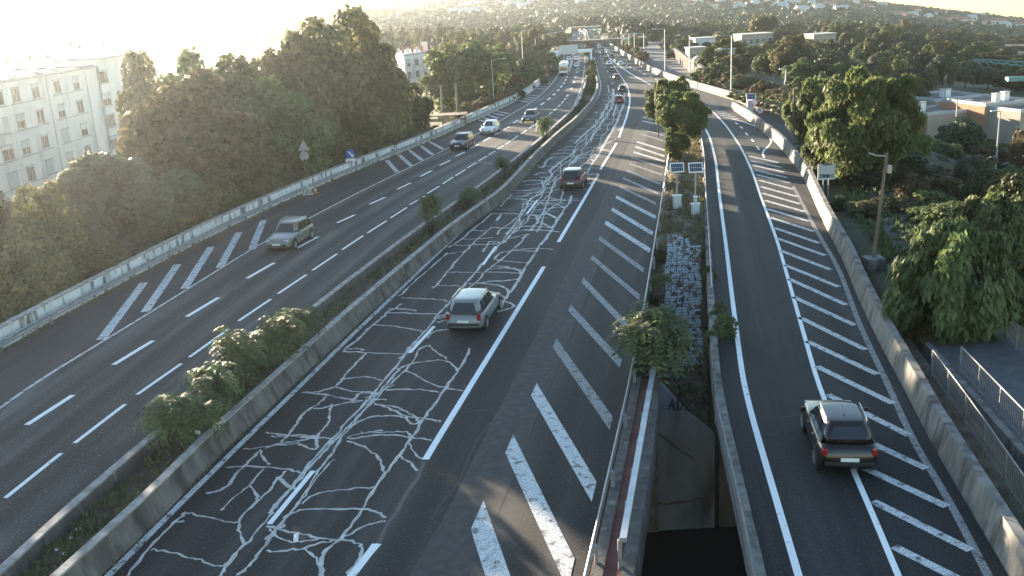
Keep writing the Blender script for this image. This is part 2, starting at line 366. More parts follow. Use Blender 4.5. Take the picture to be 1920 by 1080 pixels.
def ground_z(X, Y):
    Yc = min(max(Y, 12), FAR); cl, cr = corridor(Yc)
    if X > c_rw(max(Yc, 15)) + .3: t = min(1, max(0, (39 - Y) / 5))
    else: t = min(1, max(0, (57 - Y) / 23))
    inside = -0.12 - 5.1 * t if Y > 35 else -6.5
    if X < cl:
        d = cl - X; z = inside + (-5.8 - inside) * sm(0, 9, d) - 3.0 * sm(40, 160, d)
    elif X > cr:
        d = X - cr; z = inside + (-5.0 - inside) * sm(0, 16, d) - 6.0 * sm(25, 120, d)
    else: z = inside
    if Y > 330:
        u = X / Y
        zb = CH + float(np.interp(u, BAS_U, BAS_E)) * YB
        zt = CH + float(np.interp(u, SKY_U, SKY_E)) * YT
        if Y < YB:
            t = sm(330 if not (cl - 5 < X < cr + 5) else FAR, YB, Y); z = z * (1 - t) + zb * t
        elif Y < YT:
            t = (Y - YB) / (YT - YB); t = t ** 1.15; z = zb + (zt - zb) * t + 2.5 * math.sin(X * .02 + Y * .013) * math.sin(math.pi * t)
        else: z = zt - 0.07 * (Y - YT)
    return z
Ys = np.concatenate([np.arange(-60, 16, 8), np.arange(16, 140, 2.0), np.arange(140, 330, 6), np.arange(330, 640, 14), np.arange(640, 1200, 22), np.array([1250, 1350, 1500, 1700, 2000])])
Us = np.concatenate([np.linspace(-1.5, -.45, 24), np.linspace(-.43, .6, 130), np.linspace(.63, 1.5, 24)])
gb = MB(); nu = len(Us)
for Y in Ys:
    for u in Us:
        X = u * (Y + 75) - 75 * .1
        gb.v.append((X, Y, ground_z(X, Y)))
for i in range(len(Ys) - 1):
    for k in range(nu - 1):
        a = i * nu + k; gb.f.append((a, a + 1, a + 1 + nu, a + nu))
M['terrain'] = pmat('rough_grass', (.045, .055, .026), (.088, .084, .048), scale=.35, c3=(.030, .034, .022), c3scale=.08, bump=.8, bscale=2.5, rough=.97, detail=9)
tag(gb.build('terrain', M['terrain'], smooth=True), kind='structure')

# ------------------------------------------------------------------ roads
def steps(y0, y1):
    out = [y0]
    while out[-1] < y1 - 1e-6:
        out.append(min(y1, out[-1] + max(1.0, out[-1] * .025)))
    return out
def ribbon(name, fl, fr, y0, y1, mat, z=0.0, thick=0.9, kind='structure', parent=None, cols=6):
    mb = MB(); ys = steps(y0, y1); s = 0; last = None; n = cols + 1
    for y in ys:
        xl, xr = fl(y), fr(y); mid = ((xl + xr) / 2, y)
        if last: s += math.dist(mid, last)
        last = mid
        for k in range(n):
            x = xl + (xr - xl) * k / cols
            mb.v.append((x, y, z)); mb.uv.append((x - xl, s))
    for i in range(len(ys) - 1):
        for k in range(cols):
            a = i * n + k; mb.f.append((a, a + 1, a + 1 + n, a + n))
    if thick:
        base = len(mb.v)
        for i, y in enumerate(ys):
            for x in (fl(y), fr(y)):
                mb.v.append((x, y, z - thick)); mb.uv.append((0, y))
        for i in range(len(ys) - 1):
            a, b = base + 2 * i, i * n
            mb.f.append((b, b + n, a + 2, a)); mb.f.append((b + cols, a + 1, a + 3, b + n + cols))
            mb.f.append((a, a + 2, a + 3, a + 1))
        e = len(ys) - 1
        mb.f.append(tuple(range(0, n))[::-1] + (base, base + 1))
    o = mb.build(name, mat, parent)
    if kind and not parent: o['kind'] = kind
    return o
Y0 = 6.0
road_l = ribbon('road', lambda y: c_wall(y) - .1, lambda y: c_mlt(y) - .2, Y0, FAR, M['asphalt_l'])
road_r = ribbon('road', lambda y: c_mrt(y) + .1, lambda y: c_rail(y) + .05 if y < 200 else c_fb(y) - .2, Y0, FAR, M['asphalt_r'])
def ramp_l(y): return c_rl(y) - .95 if y < 96 else c_rl(y) - .95 + (c_rail(y) + .06 - c_rl(y) + .95) * sm(96, 108, y)
def ramp_r(y): return c_rw(y) if y < 117 else c_rw(117) + (c_fb(y) - c_rw(117)) * sm(117, 128, y)
road_s = ribbon('slip_road', ramp_l, ramp_r, Y0, 205, M['asphalt_s'])
ribbon('slip_road', lambda y: max(c_rw(y) + 1.1, c_w2(y) - 6.2) if y < 117 else ramp_r(117) + (c_w2(125) - 4 - ramp_r(117)) * (y - 117) / 8, lambda y: c_w2(y), 88, 121, M['asphalt_s'], z=-.035, thick=.3)
# side road on the far right
sr_c = Curve([(1290, 150), (1262, 128), (1240, 112), (1222, 100), (1212, 92), (1215, 84)], smooth=.02)
ribbon('side_road', lambda y: sr_c(y) - 3.2, lambda y: sr_c(y) + 3.4, 150, 300, M['path'], z=.02, thick=.25)

# ------------------------------------------------------------------ markings (children of their road)
def strip_mesh(pts, wd, z, w2=None):
    """flat ribbon mesh along points"""
    mb = MB(); n = len(pts)
    for i, p in enumerate(pts):
        a, b = pts[max(0, i - 1)], pts[min(n - 1, i + 1)]
        dx, dy = b[0] - a[0], b[1] - a[1]; l = math.hypot(dx, dy) or 1
        nx, ny = -dy / l, dx / l
        ww = (wd if not hasattr(wd, '__len__') else wd[i]) / 2
        mb.v += [(p[0] - nx * ww, p[1] - ny * ww, z), (p[0] + nx * ww, p[1] + ny * ww, z)]
    for i in range(n - 1):
        a = 2 * i; mb.f.append((a, a + 2, a + 3, a + 1))
    return mb
def line(name, road, curve, y0, y1, wd, mat, z=.009):
    pts = [(curve(y), y) for y in steps(y0, y1)]
    return strip_mesh(pts, wd, z).build(name, mat, road, fix=True)
def seg(name, road, a, b, wd, mat, z=.009):
    pts = [(a[0] + (b[0] - a[0]) * t, a[1] + (b[1] - a[1]) * t) for t in (0, .25, .5, .75, 1)]
    return strip_mesh(pts, wd, z).build(name, mat, road, fix=True)
def dashes(name, road, curve, y0, y1, dash, gap, wd, mat):
    y = y0
    while y < y1:
        k = 1 / math.sqrt(1 + curve.slope(y) ** 2)
        line(name, road, curve, y, y + dash * k, wd, mat); y += (dash + gap) * k
def px_dash(name, road, pairs, wd, mat):
    for a, b in pairs: seg(name, road, G(*a), G(*b), wd, mat)

line('edge_line', road_l, c_l0, Y0, 330, .16, M['white_worn'])
line('edge_line', road_l, lambda y: c_mlt(y) - .75, 118, 330, .18, M['white_worn'])
px_dash('lane_dash', road_l, [((50, 797), (137, 741)), ((213, 684), (287, 639)), ((350, 594), (410, 558)), ((463, 522), (514, 493)), ((556, 466), (596, 444)), ((632, 418), (665, 403)), ((693, 383), (722, 370)), ((745, 355), (770, 343)), ((788, 331), (810, 320)), ((825, 310), (844, 301)), ((855, 293), (872, 285)), ((882, 278), (897, 271)), ((906, 265), (919, 258)), ((926, 253), (938, 248)), ((944, 243), (955, 238))], .24, M['white'])
px_dash('lane_dash', road_l, [((-120, 880), (-50, 845))], .28, M['white'])
dashes('lane_dash', road_l, c_l1, G(962, 231)[1], 300, 3, 3.5, .36, M['white'])
px_dash('lane_dash', road_l, [((10, 934), (115, 850)), ((140, 831), (235, 758)), ((257, 740), (340, 682)), ((355, 670), (429, 617)), ((447, 602), (508, 561)), ((521, 551), (575, 515)), ((586, 507), (632, 476)), ((642, 468), (681, 442)), ((689, 437), (725, 414)), ((732, 409), (763, 389)), ((768, 384), (796, 368)), ((801, 363), (824, 349)), ((830, 345), (850, 332)), ((854, 330), (873, 318)), ((876, 315), (893, 305)), ((897, 302), (913, 293)), ((916, 290), (929, 283)), ((932, 280), (944, 273)), ((947, 271), (957, 265))], .17, M['white'])
dashes('lane_dash', road_l, c_l2, G(962, 262)[1], 142, 3, 1.33, .2, M['white'])
dashes('lane_dash', road_l, c_l2, 146, 300, 3, 8.5, .34, M['white'])
sh = MB(); ys = steps(Y0, 200); 
for y in ys:
    for x in (c_wall(y) + .02, c_l0(y) - .14): sh.v.append((x, y, .0035)); sh.uv.append((x - c_wall(y), y))
for i in range(len(ys) - 1): sh.f.append((2 * i, 2 * i + 1, 2 * i + 3, 2 * i + 2))
sh.build('shoulder', asphalt('asphalt_shoulder', (.034, .029, .029), (.066, .055, .053), streak=.1), road_l)
HL = [((270, 530), (190, 637)), ((333, 496), (272, 585)), ((396, 463), (346, 541)), ((448, 436), (412, 502)), ((494, 413), (472, 468))]
for a, b in HL: seg('hatch_stripe', road_l, G(*a), G(*b), .46, M['white_worn'])
for a, b in [((725, 300), (745, 323)), ((748, 290), (771, 311)), ((767, 281), (792, 301)), ((787, 272), (811, 290)), ((804, 265), (831, 280))]:
    seg('hatch_stripe', road_l, G(*a), G(*b), .42, M['white_worn'])
for a, b in [((893, 223), (908, 228)), ((902, 219), (920, 225)), ((912, 215), (935, 222)), ((920, 211), (945, 217)), ((928, 208), (954, 213)), ((973, 188), (991, 192)), ((980, 185), (998, 188)), ((985, 182), (1004, 184)), ((990, 178), (1008, 180)), ((1005, 166), (1021, 167)), ((1010, 162), (1026, 163)), ((1015, 157), (1031, 157))]:
    seg('hatch_stripe', road_l, G(*a), G(*b), .40, M['white_worn'])

line('edge_line', road_r, c_e, Y0, 330, .22, M['white_worn'])
px_dash('lane_dash', road_r, [((640, 1100), (710, 1020)), ((505, 983), (587, 883)), ((768, 662), (814, 612)), ((905, 497), (930, 462)), ((988, 401), (1008, 375))], .17, M['white'])
for ya, yb in ((15.5, G(710, 1020)[1]), (G(797, 862)[1], G(1020, 500)[1]), (G(1047, 454)[1], G(1115, 340)[1]), (G(1125, 318)[1], G(1157, 268)[1]), (G(1160, 258)[1], 150)):
    line('lane_dash' if yb < 120 else 'edge_line', road_r, c_l, ya, yb, .23, M['white'], z=.0105)
line('edge_line', road_r, c_l, 150.2, 300, .2, M['white_worn'], z=.0105)
line('edge_line', road_r, lambda y: c_l(y) - 1.7 - .004 * (y - 118), 119, 146, .2, M['white_worn'])
dashes('lane_dash', road_r, Curve([((c_e(y) + c_l(y)) / 2, y) for y in range(100, 400, 10)], world=True), 150, 330, 3, 10, .22, M['white_worn'])
cm = Curve([(1222, 160), (1205, 151), (1190, 143), (1170, 130), (1150, 115), (1143, 108), (1135, 96)])
line('edge_line', road_r, cm, G(1222, 160)[1] + 1, 250, .25, M['white'])
cn = Curve([(1240, 154), (1222, 145), (1205, 137), (1188, 129), (1172, 121), (1158, 110)])
dashes('lane_dash', road_r, cn, G(1232, 150)[1] - 1, 230, 3, 3.5, .3, M['white_worn'])

HR = [((895, 965), (985, 1235), .62, 0), ((955, 832), (1071, 1076), .53, 0), ((1001, 730), (1114, 922), .47, 0), ((1040, 643), (1146, 794), .40, 1), ((1068, 577), (1164, 682), .36, 1), ((1092, 525), (1176, 612), .34, 1), ((1109, 482), (1199, 558), .32, 1), ((1123, 446), (1207, 507), .34, 1), ((1135, 417), (1219, 470), .42, 0), ((1147, 392), (1224, 438), .41, 0), ((1155, 369), (1230, 408), .41, 0), ((1162, 350), (1230, 382), .34, 1), ((1168, 334), (1234, 363), .34, 1), ((1175, 320), (1238, 345), .32, 1), ((1180, 307), (1242, 328), .30, 1), ((1183, 295), (1244, 315), .30, 1), ((1188, 285), (1246, 303), .42, 0), ((1191, 275), (1246, 293), .42, 0), ((1194, 266), (1247, 282), .42, 0), ((1200, 251), (1244, 264), .3, 1), ((1202, 243), (1244, 254), .3, 1), ((1204, 227), (1243, 235), .4, 0), ((1205, 220), (1240, 227), .4, 0), ((1206, 208), (1228, 212), .3, 1), ((1207, 200), (1226, 203), .3, 1)]
for a, b, wd, worn in HR:
    A, B_ = G(*a), G(*b)
    # slanted ends as painted: parallelogram
    mb = MB(); dx, dy = B_[0] - A[0], B_[1] - A[1]; l = math.hypot(dx, dy); sl = c_l.slope(A[1])
    tx, ty = sl / math.hypot(sl, 1), 1 / math.hypot(sl, 1)
    cr = abs(tx * dy - ty * dx) / l; h = wd / max(cr, .3) / 2
    n = 8
    for i in range(n + 1):
        t = i / n; x, y = A[0] + dx * t, A[1] + dy * t
        mb.v += [(x - tx * h, y - ty * h, .0085), (x + tx * h, y + ty * h, .0085)]
    for i in range(n): mb.f.append((2 * i, 2 * i + 2, 2 * i + 3, 2 * i + 1))
    mb.build('hatch_stripe', M['white_faint'] if worn else M['white_worn'], road_r, fix=True)

line('edge_line', road_s, c_rl, Y0, 108, .20, M['white'])
line('edge_line', road_s, c_rc, Y0, 120, .17, M['white'])
line('gutter_line', road_s, c_rg, Y0, 70, .22, M['white_faint'], z=.006)
HS = [((1428, 362), (1502, 383)), ((1434, 376), (1509, 397)), ((1439, 392), (1517, 415)), ((1444, 408), (1526, 434)), ((1451, 427), (1536, 456)), ((1457, 447), (1547, 479)), ((1463, 470), (1558, 506)), ((1471, 497), (1573, 538)), ((1479, 523), (1587, 572)), ((1488, 557), (1603, 610)), ((1499, 595), (1623, 656)), ((1513, 640), (1645, 702)), ((1531, 687), (1675, 757)), ((1552, 740), (1705, 817)), ((1585, 808), (1737, 879)), ((1615, 875), (1775, 950)), ((1637, 940), (1820, 1032)), ((1676, 1025), (1860, 1118)), ((1405, 293), (1460, 305)), ((1408, 302), (1465, 314)), ((1412, 310), (1470, 323)), ((1415, 319), (1475, 333)), ((1419, 328), (1481, 343)), ((1423, 338), (1487, 355)), ((1426, 350), (1495, 369)), ((1340, 208), (1363, 211)), ((1345, 212), (1370, 215)), ((1350, 216), (1378, 219)), ((1356, 220), (1386, 223))]
for a, b in HS: seg('hatch_stripe', road_s, G(*a), G(*b), .30 if a[1] > 290 else .26, M['white_worn'])
strip_mesh([G(*p) for p in [(1372, 223), (1390, 227), (1420, 238), (1436, 249), (1444, 258), (1446, 267), (1440, 275), (1432, 282), (1430, 288), (1433, 296)]], .18, .0085).build('curved_line', M['white'], road_s, fix=True)
px_dash('lane_dash', road_s, [((1379, 230), (1383, 233)), ((1388, 237), (1392, 241)), ((1398, 249), (1402, 254)), ((1409, 261), (1413, 266)), ((1419, 275), (1424, 281))], .2, M['white'])

# sealed cracks, traced one by one
CR = [
 (500, 640, 2.454, '690 0 640 60 590 120 530 190 480 250 440 300 370 370 310 440 250 500 190 570 140 640 90 700 20 780;610 130 560 190 500 250 470 290 420 350 380 390 330 440 280 490 215 560 165 620 110 680 60 730 10 790;690 70 650 120 600 170 540 220 490 280 440 320 400 380 340 450 300 520 240 590 200 660 150 740 90 810 40 870 0 910;310 545 250 600 190 690 140 750 80 820 30 890;935 30 905 100 870 150 820 220 770 290 730 350 690 410 650 465 610 530 550 600 500 670 440 770 390 850 335 910 265 965 250 1020 255 1080;350 40 380 48 430 48 450 38 420 32 370 35;350 48 450 52 560 55 630 58;455 55 430 85 390 120 360 160 345 180 320 210 230 235 165 235;350 175 420 165 490 165 530 180;320 210 370 225 440 235 500 240;165 235 230 240 310 255 390 270 440 275;400 270 420 240 460 230 520 240;440 275 350 285 280 305 210 312;270 255 250 280 200 310 150 350 140 380 100 430 65 465;300 290 280 350 295 360 260 410 225 440 235 490 225 500 150 475;0 420 60 430 160 440 230 445 320 450;20 438 80 436 170 430 240 440;0 490 60 470 150 460 230 440 240 425;600 130 650 105 740 90 820 85 860 105 875 135;685 70 700 35 745 18;745 18 780 50 830 80;640 135 700 165 760 200 820 215 905 228;550 225 640 220 740 225 800 235;500 285 570 310 630 345 680 350 740 355 805 370;500 290 590 300 640 320 680 345 710 375;640 345 650 375 690 382 710 360;400 385 480 345 560 340 640 352;370 445 430 420 490 418 530 408;380 450 470 435 570 430 650 440 760 455;430 420 540 418 640 415 660 435;370 460 440 480 500 515 530 560 540 610;650 460 675 510 720 545;610 530 660 555 690 595;160 745 220 700 320 685 420 675 500 672;80 815 120 785 200 772 310 773 440 770 510 785 545 815;340 905 420 865 480 840 545 825;10 850 60 870 130 880 230 900 330 915 430 925 445 950 420 1010 375 1075;0 850 40 905 110 920 160 928 240 910;0 965 80 965 170 955 230 930 300 920;170 955 215 985 240 1030 250 1070;65 840 95 850 60 860;460 270 500 268 548 268;450 262 540 225 585 200'),
 (200, 640, 2.454, '205 960 290 965 370 995 440 1010 520 1045 560 1010 630 935;365 790 430 802 520 820 600 835;830 595 780 640 740 700 690 740 610 810 610 880 630 930;460 700 520 690 570 650 610 595 650 560 700 510;720 585 660 660 590 715 530 775;660 665 690 700 690 735;550 580 620 575 720 580 820 585 890 605;635 495 700 490 790 475 880 470;700 500 730 550 750 565;780 625 840 665 870 680;320 830 355 828;520 1080 560 1020 640 930 710 850 760 790;600 1075 660 1030 710 960 760 900 800 850;95 1080 180 970 280 860 360 790'),
 (640, 400, 3.856, '1090 100 1040 140 980 190 940 230 880 290 820 360 760 430 710 490 690 520 660 540;1310 0 1270 60 1230 110 1190 170 1140 230 1090 290 1030 350 980 420 920 480 880 530 820 610 760 670 700 730 650 800 600 860 540 920 490 980 430 1050;1330 40 1280 90 1220 160 1170 215;1450 0 1420 60 1370 120;1345 150 1300 210 1250 250 1210 290 1150 340 1080 390 1040 420 1010 470 960 510 920 540;1600 0 1560 50 1520 120 1480 180 1430 240 1400 290 1360 350 1310 420 1280 480 1240 550 1200 590 1170 650 1130 710;1090 100 1150 108 1220 105;1240 110 1310 95 1400 95 1480 100 1520 105;1235 130 1330 125 1430 122 1510 125 1575 133;1200 185 1270 170 1350 150;1070 205 1140 205 1150 220 1070 222;1070 205 1050 245 1020 278;820 232 900 232 1000 225 1150 222;1250 262 1330 258 1420 250 1530 262;1105 330 1140 290 1200 272 1300 270 1400 275;1105 330 1150 345 1250 350 1350 360;1080 380 1160 382 1250 395 1300 410;1060 405 1150 395 1240 400 1290 415 1300 435;1045 425 1150 425 1250 432 1300 435;760 425 850 425 950 430 1040 425;690 522 780 522 870 528;920 510 1000 505 1080 490 1180 490 1270 478;1010 505 1090 515 1160 525 1200 550 1210 580;870 555 1000 550 1090 565 1150 585 1180 610;430 608 540 615 650 620 740 625 775 638;340 690 440 692 540 702;430 655 390 690 330 710;335 720 440 720 560 725 690 728;335 715 290 760 235 800 170 860 100 930 20 980;235 805 350 815 470 830 590 852;1125 630 1200 640 1265 672 1190 695 1130 715;620 905 650 860 720 845 780 838;770 285 750 300 840 280 880 275;1420 15 1410 40 1430 60;1090 5 1240 0 1300 10 1410 15;1490 0 1540 25 1570 45;1160 0 1120 55;1450 70 1500 95 1520 105;940 122 1000 125 1055 128;420 600 500 520 580 450 660 380 740 310 770 285;1090 0 1040 50 980 90 930 130 870 190 770 250;690 750 760 735 770 710;690 790 750 775 800 770;700 760 760 745'),
 (980, 280, 6.0, '590 0 540 70 450 120 380 180 290 250 340 270 310 330 270 365;395 330 360 370 320 450 290 560 260 640 230 720 170 810 80 920;890 0 850 70 800 130 770 180 740 240 700 300;620 70 570 130 520 180;700 80 620 110 560 160;850 275 830 330 770 390;550 520 530 600 480 660 420 750 380 810 330 900 270 990 200 1080;210 350 240 440 230 490 120 540 60 590 50 640 0 710;0 355 100 352 210 350 300 400;0 400 100 398 220 380;0 460 140 455 300 440;0 530 110 485 220 490;0 590 180 580 300 575 480 578 640 575;300 545 400 565 490 575;0 620 140 610 300 605 400 625 470 650;130 685 260 670 370 655 470 655;250 710 320 750 390 780;0 740 150 740 160 790 180 810;0 870 120 860 190 820 250 850 330 890;0 905 150 905 270 915 410 930;70 955 20 980 0 1005;180 200 240 210 250 130 340 85 370 75;140 290 180 265 250 260;270 110 360 105 450 110;170 185 260 190 380 195 430 200;190 315 300 312 390 310;640 110 740 105 800 125;590 140 680 150 780 165;690 215 780 210 860 210;700 290 770 280 850 272;700 330 830 330;690 375 770 385;310 60 420 40 530 45;640 65 760 50 860 60 950 65;-180 560 -100 520 0 530;-240 640 -180 560 -120 500'),
 (880, 160, 4.5, '890 490 960 420 1030 360 1100 290 1140 210 1180 140 1220 100;980 510 1040 430 1090 350 1150 270 1190 200 1220 150;1300 160 1270 240 1240 320 1190 410 1150 480 1110 550;1240 450 1120 510 990 570 900 600;800 530 830 515 890 520;850 430 950 430;840 465 960 460;900 370 990 365;980 285 1080 285;1070 420 1180 420;1060 450 1170 455;1100 370 1220 370;1130 330 1240 330;1170 285 1260 290;1240 345 1310 345 1250 380 1290 380;1200 560 1100 545;1050 225 1080 225 1070 235;1210 30 1220 90 1200 150;1170 0 1180 60;1130 80 1200 85;1120 130 1200 130;1310 60 1300 160 1290 200;740 550 800 540 890 545;950 530 1040 520 1180 550;1110 240 1180 250;1140 300 1090 320;440 820 500 800 620 805;370 890 480 885 630 900;300 960 420 955 560 985'),
]
def chaikin(p, it=2):
    for _ in range(it):
        q = [p[0]]
        for a, b in zip(p, p[1:]):
            q += [(a[0] * .75 + b[0] * .25, a[1] * .75 + b[1] * .25), (a[0] * .25 + b[0] * .75, a[1] * .25 + b[1] * .75)]
        p = q + [p[-1]]
    return p
rc = random.Random(5)
nseal = 0
for ox, oy, k, txt in CR:
    for poly in txt.split(';'):
        n = [float(t) for t in poly.split()]
        pts = [G(ox + a / k, oy + b / k) for a, b in zip(n[::2], n[1::2])]
        pts = chaikin(pts, 2)
        yy = sum(p[1] for p in pts) / len(pts)
        wd = (0.066 + 0.0014 * max(0, yy - 20)) * rc.uniform(.85, 1.35)
        jit = [(p[0] + rc.gauss(0, .022), p[1] + rc.gauss(0, .03)) for p in pts]
        ws = [wd * rc.uniform(.5, 1.45) for _ in jit]
        strip_mesh(jit, ws, .0045 + .00004 * (nseal % 60)).build('crack_seal', M['seal'], road_r, fix=True); nseal += 1
for i in range(75):
    y = 58 + 82 * rc.random(); x0 = c_e(y) + rc.uniform(.4, 5.2); L_ = rc.uniform(.8, 3.2)
    if x0 + L_ > c_l(y) - .2: L_ = c_l(y) - .2 - x0
    if L_ < .4: continue
    a0 = rc.uniform(-.12, .12); pts = chaikin([(x0 + L_ * t, y + a0 * L_ * t + rc.gauss(0, .12) - c_l.slope(y) * 0) for t in (0, .3, .6, 1)], 2)
    strip_mesh(pts, rc.uniform(.07, .13), .0044 + .00004 * (i % 60)).build('crack_seal', M['seal'], road_r, fix=True)
for k_, ph in ((.40, 0), (.46, 2), (.54, 1), (.72, 3)):
    pts = [(c_e(y) * (1 - k_) + c_l(y) * k_ + .18 * math.sin(y * .7 + ph) + rc.gauss(0, .07), y) for y in np.arange(60, 150, 1.1)]
    strip_mesh(pts, [rc.uniform(.05, .15) for _ in pts], .0042 + .0004 * ph).build('crack_seal', M['seal'], road_r, fix=True)
def crack(road, ox, oy, k, txt, wd, mat, name):
    for poly in txt.split(';'):
        n = [float(t) for t in poly.split()]
        pts = chaikin([G(ox + a / k, oy + b / k) for a, b in zip(n[::2], n[1::2])], 2)
        pts = [(p[0] + rc.gauss(0, .02), p[1] + rc.gauss(0, .03)) for p in pts]
        strip_mesh(pts, wd, .004).build(name, mat, road, fix=True)
crack(road_r, 500, 640, 2.454, '720 555 690 640 640 710 600 790 550 840 520 930', .13, M['tar'], 'tar_seam')
crack(road_l, 0, 720, 3, '-90 780 30 690 80 640 270 500 290 480 420 400 570 270 680 180 850 50;600 260 700 250 870 240;110 65 300 100 570 140;-60 520 60 370 200 230 330 130', .03, M['tar'], 'crack')
crack(road_l, 0, 360, 3, '850 1075 1000 980 1280 840 1450 720 1600 590', .03, M['tar'], 'crack')
crack(road_r, 640, 720, 3, '940 120 760 300 660 560 500 760;700 160 900 130 1040 95', .03, M['tar'], 'crack')
crack(road_s, 1280, 720, 3, '460 180 560 190 700 170', .03, M['tar'], 'crack')
# resurfaced strip between the running lanes and the hatching
line('resurfaced_strip', road_r, Curve([((c_l(y) * .62 + c_rail(y) * .38), y) for y in range(10, 125, 5)], world=True), Y0, 118, 1.5, pmat('asphalt_patch', (.044, .037, .034), (.072, .062, .058), scale=3, rough=.85, bump=.4, bscale=40), z=.003)

# ------------------------------------------------------------------ barriers
def sweep(mb, curve, y0, y1, prof, z0=0.0):
    """closed profile [(dx, z)] swept along a curve"""
    secs = [[(curve(y) + dx, y, z0 + z) for dx, z in prof] for y in steps(y0, y1)]
    mb.loft(secs); return mb
def wall(name, label, curve, y0, y1, prof, mat, seglen, coping=None, copmat=None, jitter=.012, longest=None):
    t = thing(name, label, 'barrier', (curve(y0), y0, 0))
    y = y0; r = random.Random(int(y0 * 10) + len(label))
    while y < y1 - .01:
        l = seglen * max(1, y / 110); e = min(y1, y + l)
        j = r.uniform(-jitter, jitter)
        loc = Vector((curve(y0), y0, 0))
        mb = sweep(MB(), lambda q: curve(q) + j - loc.x, y + .012, e - .012, prof)
        mb.v = [(a, b - loc.y, c) for a, b, c in mb.v]
        p = mb.build('panel', mat, t, fix=True)
        if coping:
            mb = sweep(MB(), lambda q: curve(q) + j - loc.x, y + .012, e - .012, coping); mb.v = [(a, b - loc.y, c) for a, b, c in mb.v]
            mb.build('coping', copmat, p, fix=True)
        y = e
    return t
wall('parapet', 'long stained white concrete parapet along the left carriageway below the trees', c_wall, 12, FAR, [(-.42, -.9), (-.12, -.9), (-.14, .92), (-.40, .92)], M['concrete_white'], 7.5, [(-.45, .922), (-.10, .922), (-.10, 1.0), (-.45, 1.0)], M['coping'])
wall('median_wall', 'low sooty brown wall on the left side of the planted median', c_mlt, 8, FAR, [(-.22, -.05), (.06, -.05), (.03, .74), (-.19, .74)], M['concrete_dark'], 9, [(-.215, .742), (.05, .742), (.05, .80), (-.215, .80)], M['coping'])
wall('median_wall', 'grey concrete wall between the median plants and the sealed-crack lanes', c_mrt, 8, FAR, [(-.14, .0), (.33, .0), (.31, .12), (.17, .42), (.13, .76), (-.1, .76)], M['concrete_grim'], 9, [(-.12, .762), (.15, .762), (.15, .82), (-.12, .82)], M['coping'])
wall('ramp_wall', 'continuous concrete barrier along the right edge of the slip road', c_rw, 10, 119.5, [(-.02, -.2), (.62, -.2), (.62, .0), (.50, .86), (.22, .86)], M['concrete'], 6)
wall('roadside_wall', 'sunlit pale concrete barrier below the hedge beyond the second slip road', c_w2, 86, G(1310, 168)[1] + .5, [(0, -.2), (.5, -.2), (.42, .95), (.12, .95)], M['concrete'], 8)
wall('roadside_wall', 'far right concrete barrier curving beside the merging traffic lanes', c_fb, G(1310, 168)[1] + 1, 330, [(0, -.2), (.5, -.2), (.42, .95), (.12, .95)], M['concrete'], 8)
# ramp kerb on the left
wall('ramp_kerb', 'low crumbling concrete kerb at the left edge of the slip road bridge', lambda y: c_rl(y) - .95, 10, 58, [(-.22, -.5), (.12, -.5), (.10, .30), (-.20, .30)], M['concrete'], 9)

def guardrail(name, label, curve, y0, y1, off=0.0, pitch=4.0, h=.72, side=1, boxbeam=False, mat=None):
    t = thing(name, label, 'guardrail', (curve(y0) + off, y0, 0)); ox, oy = curve(y0) + off, y0
    c2 = lambda q: curve(q) + off - ox
    prof = [(0, h), (.04, h - .06), (0, h - .13), (.0, h - .18), (.04, h - .25), (0, h - .31), (-.02, h - .31), (-.02, h)] if not boxbeam else [(-.09, h), (.09, h), (.09, h - .12), (-.09, h - .12)]
    prof = [(a * side, b) for a, b in prof]
    y = y0
    while y < y1 - .1:
        e = min(y1, y + pitch * max(1, round(y / 60)))
        mb = sweep(MB(), c2, y, e, prof); mb.v = [(a, b - oy, c) for a, b, c in mb.v]; mb.build('beam', mat or M['steel'], t, fix=True)
        MB().box((c2(y + .1) - .1 * side, y + .1 - oy, -.05), (.10, .10, h - .05)).build('post', M['steel_dull'], t)
        if pitch > 2: MB().box((c2(y + .1) - .05 * side, y + .1 - oy, h - .28), (.12, .2, .2)).build('spacer', M['steel_dull'], t)
        y = e
    MB().box((c2(y1) - .1 * side, y1 - .05 - oy, -.05), (.10, .10, h - .05)).build('post', M['steel_dull'], t)
    return t
guardrail('guardrail', 'steel guardrail in front of the white parapet on the left', c_wall, 14, 150, off=.28, side=1, mat=M['steel_dull'], h=.62)
guardrail('guardrail', 'long steel guardrail at the right edge of the hatched main carriageway', c_rail, 14, 88, off=.1, side=-1, h=.7)
guardrail('guardrail', 'steel guardrail between the slip road and the planted island', c_rl, 44, 92, off=-.98, side=1, h=.68)
c_r2 = Curve([(1168, 1009), (1228, 675)], z=1.0)
guardrail('bridge_rail', 'heavy box-beam bridge rail beside the dark gap, with its end post', c_r2, G(1168, 1009, 1.0)[1], G(1228, 675, 1.0)[1], boxbeam=True, h=1.0, pitch=1.9)

# ------------------------------------------------------------------ median, island, underpass
def bank(name, fl, fr, y0, y1, zf, mat, cols=8, dy=.5, amp=.08):
    mb = MB(); ys = np.arange(y0, y1 + .01, dy); n = cols + 1; r = np.random.default_rng(3)
    for y in ys:
        for k in range(n):
            x = fl(y) + (fr(y) - fl(y)) * k / cols
            e = 0 if k in (0, cols) else 1
            mb.v.append((x, y, zf(x, y) + e * amp * (r.random() * 1.2 + .6 * math.sin(x * 2.1 + y * .9))))
    for i in range(len(ys) - 1):
        for k in range(cols):
            a = i * n + k; mb.f.append((a, a + 1, a + 1 + n, a + n))
    return tag(mb.build(name, mat, smooth=True), kind='structure')
bank('median_soil', lambda y: c_mlt(y) + .02, lambda y: c_mrt(y) - .06, 8, 300, lambda x, y: .2, M['soil'], cols=6, dy=.8, amp=.07)
island_z = lambda x, y: .05 - 5.05 * min(1, max(0, (57 - y) / 23))
